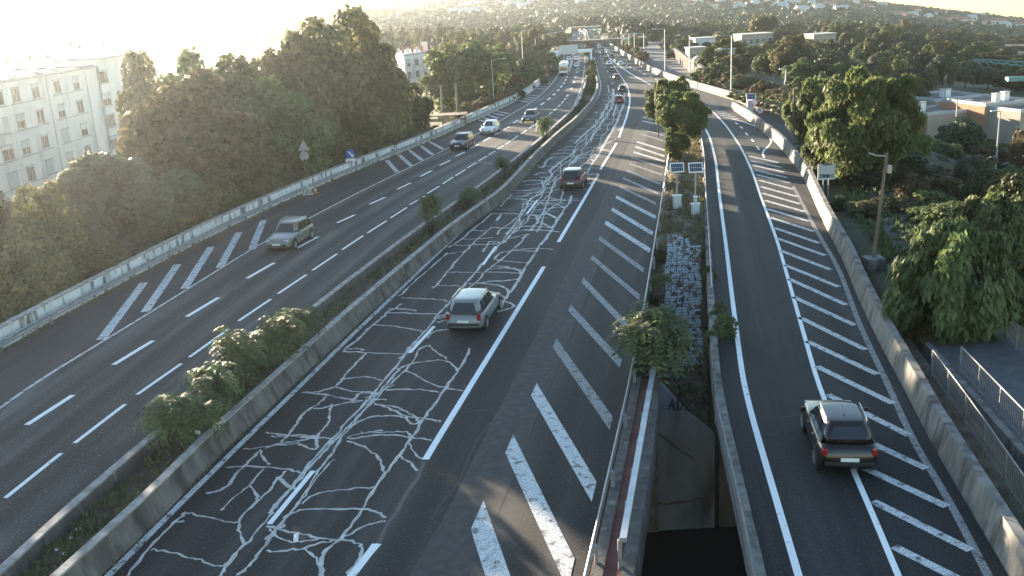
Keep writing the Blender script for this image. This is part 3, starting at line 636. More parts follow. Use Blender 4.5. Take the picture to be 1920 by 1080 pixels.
bank('island_bank', lambda y: c_rail(y) + .12, lambda y: c_rl(y) - 1.2, 34, 104, island_z, M['drygrass'], cols=10, dy=.6, amp=.13)
# underpass floor, abutments and the bridge edge
MB().box((6, 24, -6.28), (44, 22, .05)).build('underpass_road', M['underpass'])['kind'] = 'structure'
c_de = Curve([(1187, 1064), (1222, 840), (1234, 721)])
ribbon('bridge_footway', lambda y: c_rail(y) + .08, lambda y: c_de(y), 20.5, 34.5, M['redpave'], z=.06, thick=1.2)
ribbon('bridge_kerb', lambda y: c_rail(y) + .12, lambda y: c_rail(y) + .42, 20.4, 34.6, M['concrete_dark'], z=.12, thick=.05)
ribbon('bridge_kerb', lambda y: c_de(y) - .28, lambda y: c_de(y) + .06, 20.3, 34.7, M['concrete_dark'], z=.14, thick=1.4)
t = thing('bridge_abutment', 'pale concrete wing wall with black graffiti letters under the bridge edge', 'retaining wall', (5.3, 34.1, -6.2))
P = [at(1231, 900, 34.1), at(1231, 716, 34.1), at(1240, 719, 34.1), at(1292, 778, 34.1), at(1340, 815, 34.1), at(1340, 900, 34.1)]
pr = [(p.x - 5.3, p.z + 6.2) for p in P]; pr[0] = (pr[0][0], 0); pr[-1] = (pr[-1][0], 0)
MB().loft([[(a, 0, b) for a, b in pr], [(a, .45, b) for a, b in pr]]).build('wall', M['wing'], t, fix=True)
MB().tube([(pr[1][0], -.03, 4.2), (pr[3][0] + .2, -.03, 3.0)], .035, 6).build('ledge', M['concrete_dark'], t)
def scribble(parent, strokes, org, ux, uz, sc, rad, mat, name='graffiti', ny=Vector((0, -1, 0)), off=.02):
    mb = MB()
    for st in strokes:
        pts = [Vector(org) + Vector(ux) * (a * sc) + Vector(uz) * (b * sc) + ny * off for a, b in st]
        mb.tube(pts, rad, 5)
    return mb.build(name, mat, parent)
A_ = [[(0, 0), (.28, 1), (.55, 0)], [(.1, .4), (.5, .42)]]
D_ = [[(.8, 0), (.8, 1), (1.15, .85), (1.25, .5), (1.15, .12), (.8, 0)]]
Z_ = [[(1.5, 1), (2.0, .98), (1.52, .05), (2.05, .0)]]
g = at(1253, 768, 34.05)
scribble(t, A_ + D_ + Z_, (g.x - 5.3, -.01, g.z + 6.2), (1, 0, -.12), (0.12, 0, 1), .42, .04, M['ink'])
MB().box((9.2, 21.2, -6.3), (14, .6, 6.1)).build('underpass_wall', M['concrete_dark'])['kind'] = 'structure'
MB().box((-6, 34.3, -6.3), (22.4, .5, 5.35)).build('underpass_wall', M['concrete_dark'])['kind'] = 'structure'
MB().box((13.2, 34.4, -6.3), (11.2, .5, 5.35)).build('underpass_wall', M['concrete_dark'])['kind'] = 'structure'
# stone-paved slope in the island
sp = thing('paved_slope', 'grey slope of rough paving blocks running down from the island to the underpass', 'paved slope', (10, 56.5, 0))
blk = MB().box((0, 0, -.05), (.325, .285, .13), tx=.9, ty=.9).mesh('paving_block', M['stone'], bevel=.02, seg=1)
rb = random.Random(2)
for i in range(46):
    y = 56.6 - i * .297
    xl = 9.25 + (y - 56.0) * (9.25 - 6.95) / 12.0
    for k in range(6 if i > 4 else 3 + i // 2):
        if rb.random() < .04: continue
        x = xl + .17 + k * .335 + rb.uniform(-.025, .025) + .05 * math.sin(i * .35)
        o = link('paving_block', blk, sp)
        o.location = (x - 10, y - 56.5, island_z(x, y) + .075 + rb.uniform(-.02, .02)); o.rotation_euler = (R(12.4) + rb.uniform(-.05, .05), rb.uniform(-.05, .05), rb.uniform(-.06, .06))

def railing(name, label, curve, y0, y1, h=1.0, z0=0.0, pitch=.14, mat=None, lowz=.1, postpitch=1.9):
    ox, oy = curve(y0), y0
    t = thing(name, label, 'railing', (ox, oy, z0)); mat = mat or M['fence']
    for zz, rr in ((h, .028), (lowz, .018)):
        MB().tube([(curve(y) - ox, y - oy, zz) for y in np.linspace(y0, y1, 14)], rr, 6).build('rail', mat, t)
    bal = MB().tube([(0, 0, lowz), (0, 0, h)], .011, 5).mesh('baluster', mat)
    post = MB().box((0, 0, -.1), (.05, .05, h + .1)).mesh('post', mat)
    L = math.hypot(curve(y1) - curve(y0), y1 - y0); n = int(L / pitch)
    for i in range(n + 1):
        y = y0 + (y1 - y0) * i / n
        o = link('baluster', bal, t); o.location = (curve(y) - ox, y - oy, 0)
    n = int(L / postpitch)
    for i in range(n + 1):
        y = y0 + (y1 - y0) * i / n
        o = link('post', post, t); o.location = (curve(y) - ox, y - oy, 0)
    return t
c_f1 = Curve([(1753, 661), (1815, 742), (1917, 887)], z=1.0)
c_f2 = Curve([(1820, 669), (1917, 768)], z=1.0)
c_f0 = Curve([(1345, 758), (1367, 852), (1393, 962), (1416, 1080)], z=.9)
ribbon('bridge_verge', lambda y: c_rw(y) + .55, lambda y: c_f1(y) + .25, 15, 38, M['soil'], z=-.05, thick=.9)
railing('railing', 'grey barred railing along the dirt verge right of the slip road', c_f1, 19, 33.4, z0=-.03, h=1.02, lowz=.14)
c_f2b = lambda y: c_f2(y) + 2.9
ribbon('footbridge', lambda y: c_f2(y) - .25, lambda y: c_f2(y) + 3.2, 14, 38.5, M['path'], z=-.02, thick=.55)
ribbon('footbridge_edge', lambda y: c_f2(y) - .34, lambda y: c_f2(y) - .1, 14, 38.4, M['concrete'], z=.05, thick=.7)
railing('railing', 'barred railing on the near edge of the footbridge behind the bush', c_f2, 20, 33.5, z0=.03, h=1.0, lowz=.12)
railing('railing', 'barred railing on the far side of the footbridge at the right border', c_f2b, 24, 37.5, z0=-.02, h=1.0, lowz=.12)
railing('railing', 'low panel railing on the slip road bridge beside the dark gap', c_f0, 17.5, 30.5, h=.9, z0=.0, pitch=.16, lowz=.05)
fx = railing('railing', 'short leaning piece of railing on the dirt behind the slip road wall', Curve([(17.9, 44.5), (18.3, 42.0)], world=True), 42.0, 44.5, z0=-.2, h=1.0)
for i, y in enumerate((24, 30)):
    MB().box((14.9, y, -6.3), (.9, .7, 5.4)).build('bridge_pier', M['concrete_dark'])['kind'] = 'structure'
# footpaths on the right, laid on the terrain
def path(px, z, wd, name='footpath'):
    pts = chaikin([G(a, b, z) for a, b in px], 3); mb = strip_mesh(pts, wd, 0)
    mb.v = [(a, b, max(ground_z(a, b), ground_z(a + .8, b), ground_z(a - .8, b)) + .14) for a, b, c in mb.v]
    tag(mb.build(name, M['path'], fix=True), kind='structure')
path([(1655, 395), (1672, 440), (1690, 480), (1712, 530), (1745, 580)], -2.2, 2.6)
path([(1725, 335), (1765, 352), (1800, 372), (1840, 400)], -4.6, 2.6)

# ------------------------------------------------------------------ buildings
def window_unit(parent, p, wd, h, ax, nrm, kind, fm=None):
    """window on a wall: p = bottom centre, ax = along wall, nrm = outward"""
    p, ax, nrm = Vector(p), Vector(ax), Vector(nrm); up = Vector((0, 0, 1))
    def slab(a0, a1, z0, z1, d0, d1):
        v = []
        for d in (d0, d1):
            for a, z in ((a0, z0), (a1, z0), (a1, z1), (a0, z1)): v.append(p + ax * a + up * z + nrm * d)
        return MB().add(v, [(0, 1, 2, 3), (7, 6, 5, 4), (0, 4, 5, 1), (1, 5, 6, 2), (2, 6, 7, 3), (3, 7, 4, 0)])
    fr = MB(); hw = wd / 2
    for a0, a1, z0, z1 in ((-hw, -hw + .07, 0, h), (hw - .07, hw, 0, h), (-hw + .07, hw - .07, 0, .07), (-hw + .07, hw - .07, h - .07, h), (-.03, .03, .07, h - .07)):
        s = slab(a0, a1, z0, z1, .005, .06); fr.add(s.v, s.f)
    win = fr.build('window', fm or M['wframe'], parent, fix=True)
    slab(-hw + .07, hw - .07, .07, h - .07, .006, .03).build('pane', M['curtain'] if kind != 'dark' else M['glass'], win, fix=True)
    slab(-hw - .12, hw + .12, -.12, -.0, .0, .16).build('sill', M['plaster_band'], win, fix=True)
    if kind in ('half', 'shut', 'low'):
        k = {'half': .45, 'shut': .97, 'low': .2}[kind]
        slab(-hw + .04, hw - .04, h * (1 - k), h - .02, .062, .10).build('shutter', M['shutter'], win, fix=True)
    slab(-hw - .04, hw + .04, h, h + .16, .0, .13).build('shutter_box', M['plaster_band'], win, fix=True)
    return win

BX = -50.0
ab = thing('apartment_block', 'long white five-storey apartment block with roller shutters and roof chimneys behind the left trees', 'building', (BX, 88, -6))
def blk(mb_args, name, mat, parent): return MB().box(*mb_args).build(name, mat, parent)
# main wing, local coordinates: x out of facade = +, y along facade
MB().box((-5.5, 16, -.5), (11, 42, 15.35)).build('wall', M['plaster'], ab)
MB().box((-5.4, 43.7, -.5), (11.4, 13.0, 16.3)).build('wall', M['plaster'], ab)
MB().box((-5.5, 16, 14.86), (11.5, 42.2, .22)).build('roof', M['plaster_band'], ab)
MB().box((-5.5, 16, 15.09), (10.8, 41.6, .08)).build('roofing', M['roofing'], ab)
MB().box((-5.4, 43.7, 15.81), (11.9, 13.3, .22)).build('roof', M['plaster_band'], ab)
rb = random.Random(9)
kinds = {0: ['half', 'shut', 'open', 'open', 'low', 'open', 'half'], 1: ['open', 'low', 'shut', 'half', 'open', 'half', 'open'], 2: ['open', 'shut', 'low', 'half', 'open', 'shut', 'half'], 3: ['half', 'open', 'shut', 'open', 'shut', 'half', 'open'], 4: ['half', 'open', 'low', 'shut', 'open', 'half', 'open']}
cols_y = [91.5, 95.2, 99.4, 103.3, 107.8, 113.2, 118.4]
for r_ in range(5):
    zc = 7.45 - 2.72 * r_ + 6
    for i, y in enumerate(cols_y):
        wd = 2.3 if i in (2,) else 1.75
        window_unit(ab, (0.0, y - 88, zc - .72), wd, 1.42, (0, 1, 0), (1, 0, 0), kinds[r_][i])
    window_unit(ab, (.3, 126.0 - 88, zc - .72 + .1), 2.6, 1.5, (0, 1, 0), (1, 0, 0), ['open', 'half', 'open', 'low', 'half'][r_])
    window_unit(ab, (.3, 132.8 - 88, zc - .6), 1.3, 1.2, (0, 1, 0), (1, 0, 0), ['open', 'low', 'open', 'half', 'open'][r_], M['concrete_dark'])
    for ya, yb in ((93, 101.3), (101.7, 109.6), (111.7, 120.2)):
        MB().box((.05, (ya + yb) / 2 - 88, zc - .93), (.09, yb - ya, .09)).build('string_course', M['plaster_band'], ab)
for y in (101.5, 110.6, 121.2):
    MB().tube([(.09, y - 88, -.3), (.09, y - 88, 14.7)], .055, 6).build('downpipe', M['signback'] if y > 105 else M['signwhite'], ab)
MB().box((.25, 94.0 - 88, 10.4), (.5, 9.0, 1.15)).build('balcony', M['plaster'], ab)
for y, h, x in ((94, 1.6, -3), (103.5, 1.75, -3), (109, 1.7, -3), (114.5, 1.75, -3), (119.2, 1.65, -3), (126, 2.0, -3), (131, 1.3, -4), (138.6, 1.3, -4)):
    zb = 15.1 if y < 124 else 16.0
    c = MB().box((x, y - 88, zb), (.7, 1.0, h * .82)).build('chimney', M['plaster'], ab)
    MB().box((x, y - 88, zb + h * .822), (.85, 1.15, .1)).build('cap', M['plaster_band'], c)
    MB().tube([(x, y - 88, zb + h * .82 + .1), (x, y - 88, zb + h * .82 + .55)], [.2, .15], 8).build('chimney_pot', M['pot'], c)

# second white block far behind the plane tree
Yb = 245.0
p0, p1, p2 = at(727, 108, Yb + 18), at(757, 106, Yb), at(802, 96, Yb + 10)
wb = thing('apartment_block', 'small white flat-roofed apartment block showing between the left trees and the plane tree', 'building', (p1.x, p1.y, -12))
def prism(pts, z0, z1):
    n = len(pts); return MB().add([(a, b, z0) for a, b in pts] + [(a, b, z1) for a, b in pts], [tuple(range(n))[::-1], tuple(range(n, 2 * n))] + [(i, (i + 1) % n, (i + 1) % n + n, i + n) for i in range(n)])
q = [(p0.x - p1.x, p0.y - p1.y), (0, 0), (p2.x - p1.x, p2.y - p1.y)]; q.append((q[0][0] + q[2][0], q[0][1] + q[2][1] + 2))
zt = p1.z + 12
prism(q, 0, zt).build('wall', M['plaster'], wb, fix=True)
prism([(a * 1.02 + (-.15), b * 1.02 - .2) for a, b in q], zt + .01, zt + .5).build('roof', M['plaster_band'], wb, fix=True)
for a, b in ((q[0], q[1]), (q[1], q[2])):
    d = Vector((b[0] - a[0], b[1] - a[1], 0)); L = d.length; d.normalize(); nn = Vector((d.y, -d.x, 0))
    n = 3
    for r_ in range(4):
        for i in range(n):
            pp = Vector((a[0], a[1], 0)) + d * (L * (i + .5) / n)
            window_unit(wb, (pp.x, pp.y, zt - 2.5 - 2.9 * r_), 1.5, 1.5, d, nn, 'dark' if (i + r_) % 3 else 'half', M['concrete_dark'])
for i in range(6):
    MB().box((q[0][0] * .3 + 1.1 * i, 6 + i * .8, zt + .5), (.6, .8, 1.2 + .3 * (i % 2))).build('chimney', M['pot'] if i % 2 else M['plaster'], wb)
MB().box((q[2][0] - .8, q[2][1] + 2, zt + .5), (1.4, 1.6, 2.2)).build('stair_tower', M['plaster'], wb)

# flat-roofed houses on the right
def flat_house(label, px, Y, w_, d_, h, rz, mat, brickside=False, wins=(), group=None):
    p = at(px[0], px[1], Y); gz = ground_z(p.x, p.y)
    base = min(p.z - h, gz)
    t = thing('terraced_house', label, 'house', (p.x, p.y, base), rz, group); H_ = p.z - base
    MB().box((0, 0, -.5), (w_, d_, H_ + .5)).build('wall', mat, t)
    if brickside: MB().box((-w_ / 2 - .04, 0, H_ - 2.4), (.06, d_ * .97, 2.3)).build('brick_panel', M['brick'], t)
    par = MB()
    for c, s in (((0, -d_ / 2 + .15, H_), (w_ + .1, .3, .35)), ((0, d_ / 2 - .15, H_), (w_ + .1, .3, .35)), ((-w_ / 2 + .15, 0, H_ + .003), (.3, d_ - .6, .35)), ((w_ / 2 - .15, 0, H_ + .003), (.3, d_ - .6, .35))): par.box(c, s)
    par.build('roof_parapet', M['plaster_band'], t)
    MB().box((0, 0, H_ + .002), (w_ - .6, d_ - .6, .06)).build('roofing', M['roofing'], t)
    rr = random.Random(len(label))
    for i in range(2):
        x, y = rr.uniform(-w_ / 3, w_ / 3), rr.uniform(-d_ / 3, d_ / 3)
        c = MB().box((x, y, H_ + .06), (.7, .7, 1.0)).build('chimney', M['plaster'], t)
        MB().box((x, y, H_ + 1.062), (.85, .85, .1)).build('cap', M['plaster_band'], c)
    for fx_, fz, ww, hh in wins:
        window_unit(t, (fx_ * w_, -d_ / 2, H_ - fz), ww, hh, (1, 0, 0), (0, -1, 0), 'low', M['signwhite'])
    return t
flat_house('beige flat-roofed house with gravel roof, farthest left of the right-hand terrace', (1765, 182), 134, 8, 9, 6.3, R(12), M['render_beige'], wins=((.15, 2.2, 1.3, 1.4),))
flat_house('low beige flat-roofed house in front, half hidden by the round tree', (1772, 207), 121, 9, 6, 5.5, R(12), M['render_beige'], True, wins=((.2, 3.6, 1.2, 1.3),))
flat_house('taller flat-roofed house with an orange brick side wall lit by the sun', (1848, 190), 120, 6.5, 8, 8.0, R(14), M['render_beige'], True, wins=((-.05, 2.4, 1.0, 1.9), (.2, 5.4, 1.5, 1.4)))
flat_house('flat-roofed house at the right border with small white windows', (1925, 199), 116, 9.5, 9, 8, R(14), M['render_beige'], wins=((-.25, 3.0, 1.3, 1.3), (-.25, 6.0, 1.3, 1.3), (.1, 3.0, 1.3, 1.3)))
# pale buildings in the right-hand wood
def hall(label, px, Y, w_, d_, h, rz=0.0, mat=None, nwin=5):
    p = at(px[0], px[1], Y); gz = min(ground_z(p.x, p.y), p.z - h)
    t = thing('hall_building', label, 'building', (p.x, p.y, gz), rz); H_ = p.z - gz
    MB().box((0, 0, -.5), (w_, d_, H_ + .5)).build('wall', mat or M['render_beige'], t)
    MB().box((0, 0, H_ + .003), (w_ + .3, d_ + .3, .25)).build('roof', M['plaster_band'], t)
    for i in range(nwin):
        window_unit(t, (w_ * ((i + .5) / nwin - .5), -d_ / 2, H_ - 2.4), w_ / nwin * .5, 1.4, (1, 0, 0), (0, -1, 0), 'dark', M['signback'])
hall('long low white building with a jagged roofline below the lone pine', (1412, 64), 265, 8.5, 6, 5, R(8))
hall('white flat building among treetops right of the dark cedar', (1538, 64), 255, 6, 5, 5, R(10), nwin=3)
hall('grey-white shed with tall ribs behind the fence, left of the right wood', (1318, 72), 225, 4.5, 4, 5, R(4), M['shutter'], nwin=4)
hall('low white kiosk beside the side road under the trees', (1304, 90), 195, 3.2, 3, 3, R(6), nwin=2)
hall('white villa corner showing through the leaves behind the tall lamp post', (1358, 92), 205, 3.4, 4, 4, R(4), nwin=3)
hall('small white house above the far woods left of the side road', (1178, 48), 420, 4.5, 4, 5, 0, nwin=3)
hall('two-storey white house above the far woods near the side road', (1207, 42), 430, 4, 4, 7, 0, nwin=3)
hall('white roadside cabin beside the left end of the gantry', (1024, 106), 228, 1.6, 2, 2.6, 0, nwin=1)
t = thing('market_tent', 'white round tent with a red panel behind the tall fence', 'tent', (0, 0, 0))
p = at(1311, 118, 172); t.location = (p.x, p.y, p.z)
MB().tube([(0, 0, -1), (0, 0, .6), (0, 0, 1.0), (0, 0, 1.3)], [1.2, 1.2, .9, .15], 14).build('canopy', M['tent'], t, smooth=False)
MB().box((.8, -.9, .3), (.8, .5, .9)).build('side_panel', M['tentred'], t)

# ------------------------------------------------------------------ vehicles
def ringpts(hw, y0, y1, z, c):
    """rounded rectangle ring"""
    return [(hw, y0 + c, z), (hw, (y0 + y1) / 2, z), (hw, y1 - c, z), (hw - c * .3, y1 - c * .3, z), (hw - c, y1, z), (0, y1 + .02, z), (-hw + c, y1, z), (-hw + c * .3, y1 - c * .3, z), (-hw, y1 - c, z), (-hw, (y0 + y1) / 2, z), (-hw, y0 + c, z), (-hw + c * .3, y0 + c * .3, z), (-hw + c, y0, z), (0, y0 - .01, z), (hw - c, y0, z), (hw - c * .3, y0 + c * .3, z)]
CARS = {  # length, width, height, belt, roof rear/front y fractions, base rear/front fractions, hood front height, tail height, rails, ground clearance
 'hatch': dict(L=4.05, W=1.74, H=1.48, belt=.92, yr0=.035, yr1=.16, yf1=.53, yf0=.72, hood=.72, tail=.92, rails=False, gc=.20),
 'estate': dict(L=4.60, W=1.77, H=1.47, belt=.90, yr0=.025, yr1=.115, yf1=.55, yf0=.70, hood=.70, tail=.90, rails=True, gc=.19),
 'suv': dict(L=4.40, W=1.84, H=1.57, belt=1.0, yr0=.03, yr1=.13, yf1=.55, yf0=.71, hood=.84, tail=1.0, rails=True, gc=.24),
 'sedan': dict(L=4.55, W=1.78, H=1.43, belt=.91, yr0=.14, yr1=.27, yf1=.54, yf0=.71, hood=.72, tail=.93, rails=False, gc=.18),
 'coupe': dict(L=4.13, W=1.77, H=1.55, belt=.97, yr0=.02, yr1=.15, yf1=.54, yf0=.73, hood=.86, tail=1.0, rails=True, gc=.22),  # rails here imitate bright highlights along the roofline
}
def make_car(kind):
    d = CARS[kind]; L, W, H, belt = d['L'], d['W'], d['H'], d['belt']; gc = d['gc']; Y = lambda t: (t - .5) * L
    root = empty('car')
    st = [(0, .60 * d['tail'], .74, .36), (.012, .78 * d['tail'], .85, .29), (.03, .94 * d['tail'], .915, .23), (.07, d['tail'], .965, gc), (.2, belt, 1, gc), (.5, belt, 1, gc), (d['yf0'] - .02, belt + .02, 1, gc), (d['yf0'] + .06, belt - .01 + (d['hood'] - belt) * .25, .99, gc), (.90, d['hood'] + .03, .965, gc), (.955, d['hood'] - .03, .91, .24), (.985, d['hood'] - .14, .84, .27), (1, d['hood'] - .26, .74, .33)]
    secs = []
    for t, zt, wf, zb in st:
        hw = W / 2 * wf
        h = [(hw * .86, zb), (hw * .985, zb + .10), (hw, zb + (zt - zb) * .45), (hw * .99, zb + (zt - zb) * .72), (hw * .955, zt - .06), (hw * .86, zt - .008), (hw * .4, zt + .022)]
        secs.append([(x, Y(t), z) for x, z in h] + [(-x, Y(t), z) for x, z in h[::-1]])
    body = MB().loft(secs).build('body', M['paint'], root, smooth=True, fix=True)
    ss = body.modifiers.new('round', 'SUBSURF'); ss.levels = ss.render_levels = 1
    wb, wr = W / 2 * .925, W / 2 * (.74 if kind != 'coupe' else .69)
    r0, f0, r1, f1 = Y(d['yr0']), Y(d['yf0']), Y(d['yr1']), Y(d['yf1'])
    zb, zr = belt - .09, H
    def ring(v, ins=0.0, z=None):
        return ringpts(wb + (wr - wb) * v - ins, r0 + (r1 - r0) * v + ins * 1.2, f0 + (f1 - f0) * v - ins * 1.5, zb + (zr - .05 - zb) * v if z is None else z, .20 + .08 * v)
    gh = MB().loft([ring(0), ring(.5), ring(1), ring(1, .05, zr - .018), ring(1, .16, zr), ring(1, .42, zr + .014)]).build('cabin', M['paint'], root, smooth=True, fix=True)
    ss = gh.modifiers.new('round', 'SUBSURF'); ss.levels = ss.render_levels = 1
    zr2 = zr - .05
    def patch(cs, off, n=1):
        v = [Vector(c) for c in cs]; nn = (v[1] - v[0]).cross(v[3] - v[0]).normalized()
        if nn.dot((v[0] + v[2]) / 2 - Vector((0, (r1 + f1) / 2, .9))) < 0: nn = -nn
        a = [p + nn * off for p in v]; b = [p - nn * .03 for p in v]
        return MB().add(a + b, [(0, 1, 2, 3), (7, 6, 5, 4), (0, 4, 5, 1), (1, 5, 6, 2), (2, 6, 7, 3), (3, 7, 4, 0)])
    def side(sx, s, v):
        return (sx * (wb + (wr - wb) * v), (r0 + (r1 - r0) * v) * (1 - s) + (f0 + (f1 - f0) * v) * s, zb + (zr2 - zb) * v)
    for sx in (1, -1):
        for a, b in ((.10, .28), (.31, .60), (.63, .90)):
            tr = .05 if a > .6 else 0
            patch([side(sx, a, .14), side(sx, b, .14), side(sx, b - tr * .6, .90), side(sx, a + .01, .90)], .012).build('side_window', M['carglass'], root, fix=True)
    def endp(front, x, v):
        y0, y1 = (f0, f1) if front else (r0, r1)
        return (x * (wb + (wr - wb) * v), y0 + (y1 - y0) * v + (.02 if front else -.01), zb + (zr2 - zb) * v)
    patch([endp(True, -.74, .12), endp(True, .74, .12), endp(True, .62, .90), endp(True, -.62, .90)], .014).build('windscreen', M['carglass'], root, fix=True)
    rv = .40 if kind == 'coupe' else .18
    patch([endp(False, -.74, rv), endp(False, .74, rv), endp(False, .62, .88), endp(False, -.62, .88)], .014).build('rear_window', M['carglass'], root, fix=True)
    wr_ = .335 if kind in ('suv', 'coupe') else .31
    tyre = MB(); n = 16
    tyre.loft([[(x, math.cos(2 * math.pi * k / n) * r_, math.sin(2 * math.pi * k / n) * r_) for k in range(n)] for x, r_ in ((-.1, wr_ * .93), (-.085, wr_), (.085, wr_), (.1, wr_ * .93))])
    tm = tyre.mesh('tyre', M['tyre'])
    rm = MB(); rm.loft([[(x, math.cos(2 * math.pi * k / 10) * r_, math.sin(2 * math.pi * k / 10) * r_) for k in range(10)] for x, r_ in ((-.106, wr_ * .66), (-.11, wr_ * .6), (.11, wr_ * .6), (.106, wr_ * .66))])
    rim_m = rm.mesh('rim', M['rim'])
    ar = MB(); ar.loft([[(x, math.cos(2 * math.pi * k / 18) * r_, math.sin(2 * math.pi * k / 18) * r_) for k in range(18)] for x, r_ in ((-.08, wr_ * 1.16), (.015, wr_ * 1.16))])
    arm = ar.mesh('wheel_arch', M['black'])
    for sx in (1, -1):
        for t in (.185, .815):
            o = link('wheel_arch', arm, root); o.location = (sx * (W / 2 - .02), Y(t), wr_ + .03); o.scale.x = sx
            wl_ = link('wheel', tm, root); wl_.location = (sx * (W / 2 - .085), Y(t), wr_)
            link('rim', rim_m, wl_)
        MB().box((sx * (W / 2 * .66), Y(.952), d['hood'] - .20), (W * .17, .20, .13)).build('headlight', M['headlens'], root, bevel=.02)
        zt_ = d['tail'] * .72 if kind != 'suv' else d['tail'] * .78
        MB().box((sx * (W / 2 * .80), Y(.030), zt_), (W * .09, .18, .20 if kind != 'estate' else .30)).build('taillight', M['redlens'], root, bevel=.02)
        MB().box((sx * (W / 2 + .07), Y(d['yf0'] - .055), belt - .02), (.17, .09, .13), tx=.9, ty=.8).build('mirror', M['paint'], root, bevel=.02)
        if d['rails']: MB().tube([(sx * (wr - .02), r1 + .1, zr - .01), (sx * (wr - .03), r1 + .2, zr + .05), (sx * (wr - .03), f1 - .3, zr + .05), (sx * (wr - .02), f1 - .15, zr - .01)], .018, 6).build('roof_rail_or_glint', M['chrome'], root)  # real rails, except on the coupe: chrome strips drawn for roof highlights
        for t in (.33, .55): MB().box((sx * (W / 2 * .985), Y(t), belt - .18), (.04, .16, .035)).build('door_handle', M['paint'], root)
    MB().box((0, Y(.012), .40), (W * .80, .12, .13)).build('bumper', M['black'], root, bevel=.02)
    MB().box((0, Y(.99), .36), (W * .66, .14, .16)).build('grille', M['black'], root, bevel=.02)
    MB().box((0, Y(0) - .015 if kind != 'suv' else Y(0) - .01, .56), (.52, .04, .11)).build('number_plate', M['plate'], root)
    MB().box((0, Y(1) + .012, .46), (.52, .05, .11)).build('number_plate', M['plate'], root)
    return root
PROTO = {}
def place_car(kind, pos, rz, color, label, group=None):
    if kind not in PROTO: PROTO[kind] = o = make_car(kind)
    else: o = copy_tree(PROTO[kind])
    o.location = (pos[0], pos[1], pos[2] if len(pos) > 2 else .005); o.rotation_euler = (0, 0, rz)
    for c in o.children:
        if c.data and c.data.materials and c.data.materials[0] == M['paint']: c.color = (*color, 1)
    tag(o, label, 'car'); 
    if 'group' in o: del o['group']
    if group: o['group'] = group
    return o
def heading(curve, y, away=True):
    a = -math.atan(curve.slope(y)); return a if away else a + math.pi
def carpx(kind, px, py, curve, away, color, label, group=None, back=True):
    """px,py: the ground point under the bumper nearest the camera"""
    x, y = G(px, py); rz = heading(curve, y + 2, away)
    ca = math.cos(math.atan(curve.slope(y + 2)))
    f = (c_l2(y) - c_l1(y)) * ca / 3.3 if not away else ((c_l(y) - c_e(y)) * ca / 6.9 if curve is not c_rc else 1.0)
    f = min(1.0, max(.6, f)); L = CARS[kind]['L'] / 2 * f
    s = curve.slope(y + 2); k = math.hypot(s, 1)
    o = place_car(kind, (x + s / k * L, y + L / k), rz, color, label, group); o.scale = (f, f, f); return o
SILV, DARK, BLK, WHT, BEI, RED, BRN = (.20, .215, .21), (.030, .032, .037), (.010, .0045, .005), (.72, .72, .70), (.17, .16, .14), (.22, .015, .015), (.075, .032, .030)
carpx('estate', 870, 628, c_l, True, SILV, 'silver-grey estate car seen from behind on the sealed-crack lanes')
carpx('suv', 1070, 358, c_l, True, BRN, 'dark brown off-roader with red tail lights ahead of the silver estate')
carpx('coupe', 1592, 898, c_rc, True, BLK, 'glossy black crossover driving up the slip road on the right')
carpx('suv', 520, 474, c_l1, False, BEI, 'grey-beige off-roader approaching nearest on the left carriageway')
carpx('suv', 857, 283, c_l1, False, BLK, 'black car approaching behind the beige off-roader on the left carriageway')
carpx('coupe', 912, 254, c_l1, False, WHT, 'white car approaching between two dark cars on the left carriageway')
carpx('hatch', 990, 231, c_l1, False, DARK, 'dark car farthest of the four spaced-out cars on the left carriageway')
carpx('hatch', 1161, 195, c_l, True, RED, 'red hatchback with lit-looking rear lamps at the end of the queue')
carpx('suv', 1167, 173, c_l, True, BLK, 'black car directly ahead of the red hatchback')
Q = 'queueing cars on the right carriageway'
for px_, py_, k_, c_, l_ in [(1157, 149, 'hatch', DARK, 'dark hatchback in the queue, third from its near end'), (1148, 136, 'hatch', BLK, 'black hatchback in the queue, fourth from its near end'), (1146, 129, 'sedan', BRN, 'brown car close behind a white car in the middle of the queue'), (1142, 123, 'hatch', WHT, 'white car in the middle of the queue'), (1164, 124, 'hatch', WHT, 'white hatchback in the merging lane nearest the camera'), (1157, 117, 'sedan', SILV, 'silver saloon second in the merging lane'), (1147, 109, 'suv', DARK, 'dark off-roader third in the merging lane'), (1137, 114, 'suv', BLK, 'black off-roader alone in the left lane of the queue'), (1120, 104, 'hatch', DARK, 'dark hatchback by the median just before the overbridge')]:
    carpx(k_, px_, py_, c_l if px_ < 1150 else cm, True, c_, l_, Q)
rq = random.Random(4)
for i, (px_, py_) in enumerate([(1129, 102), (1141, 101), (1140, 96), (1124, 92), (1123, 89), (1131, 86), (1119, 84), (1113, 78), (1121, 76), (1116, 72), (1110, 70), (1124, 70), (1113, 66), (1119, 65), (1127, 66)]):
    carpx(rq.choice(['hatch', 'sedan', 'suv']), px_, py_, c_l, True, rq.choice([WHT, SILV, DARK, WHT, BLK]), 'tiny distant car driving away near the overbridge', 'distant cars driving away')
for i, (px_, py_) in enumerate([(1081, 127), (1081, 114), (1066, 114), (1069, 107), (1068, 102), (1078, 90), (1083, 86), (1077, 83), (1082, 78), (1088, 75), (1078, 72), (1085, 70), (1092, 70), (1083, 66), (1090, 65)]):
    lab = {0: 'white car side by side with the coach on the left carriageway', 1: 'white car ahead of the gantry in the fast lane', 2: 'white car behind the coach in the slow lane'}.get(i, 'tiny distant car approaching near the overbridge')
    carpx(rq.choice(['hatch', 'sedan', 'suv']), px_, py_, c_l1, False, WHT if i < 3 else rq.choice([WHT, SILV, DARK, BLK]), lab, None if i < 3 else 'distant cars approaching')
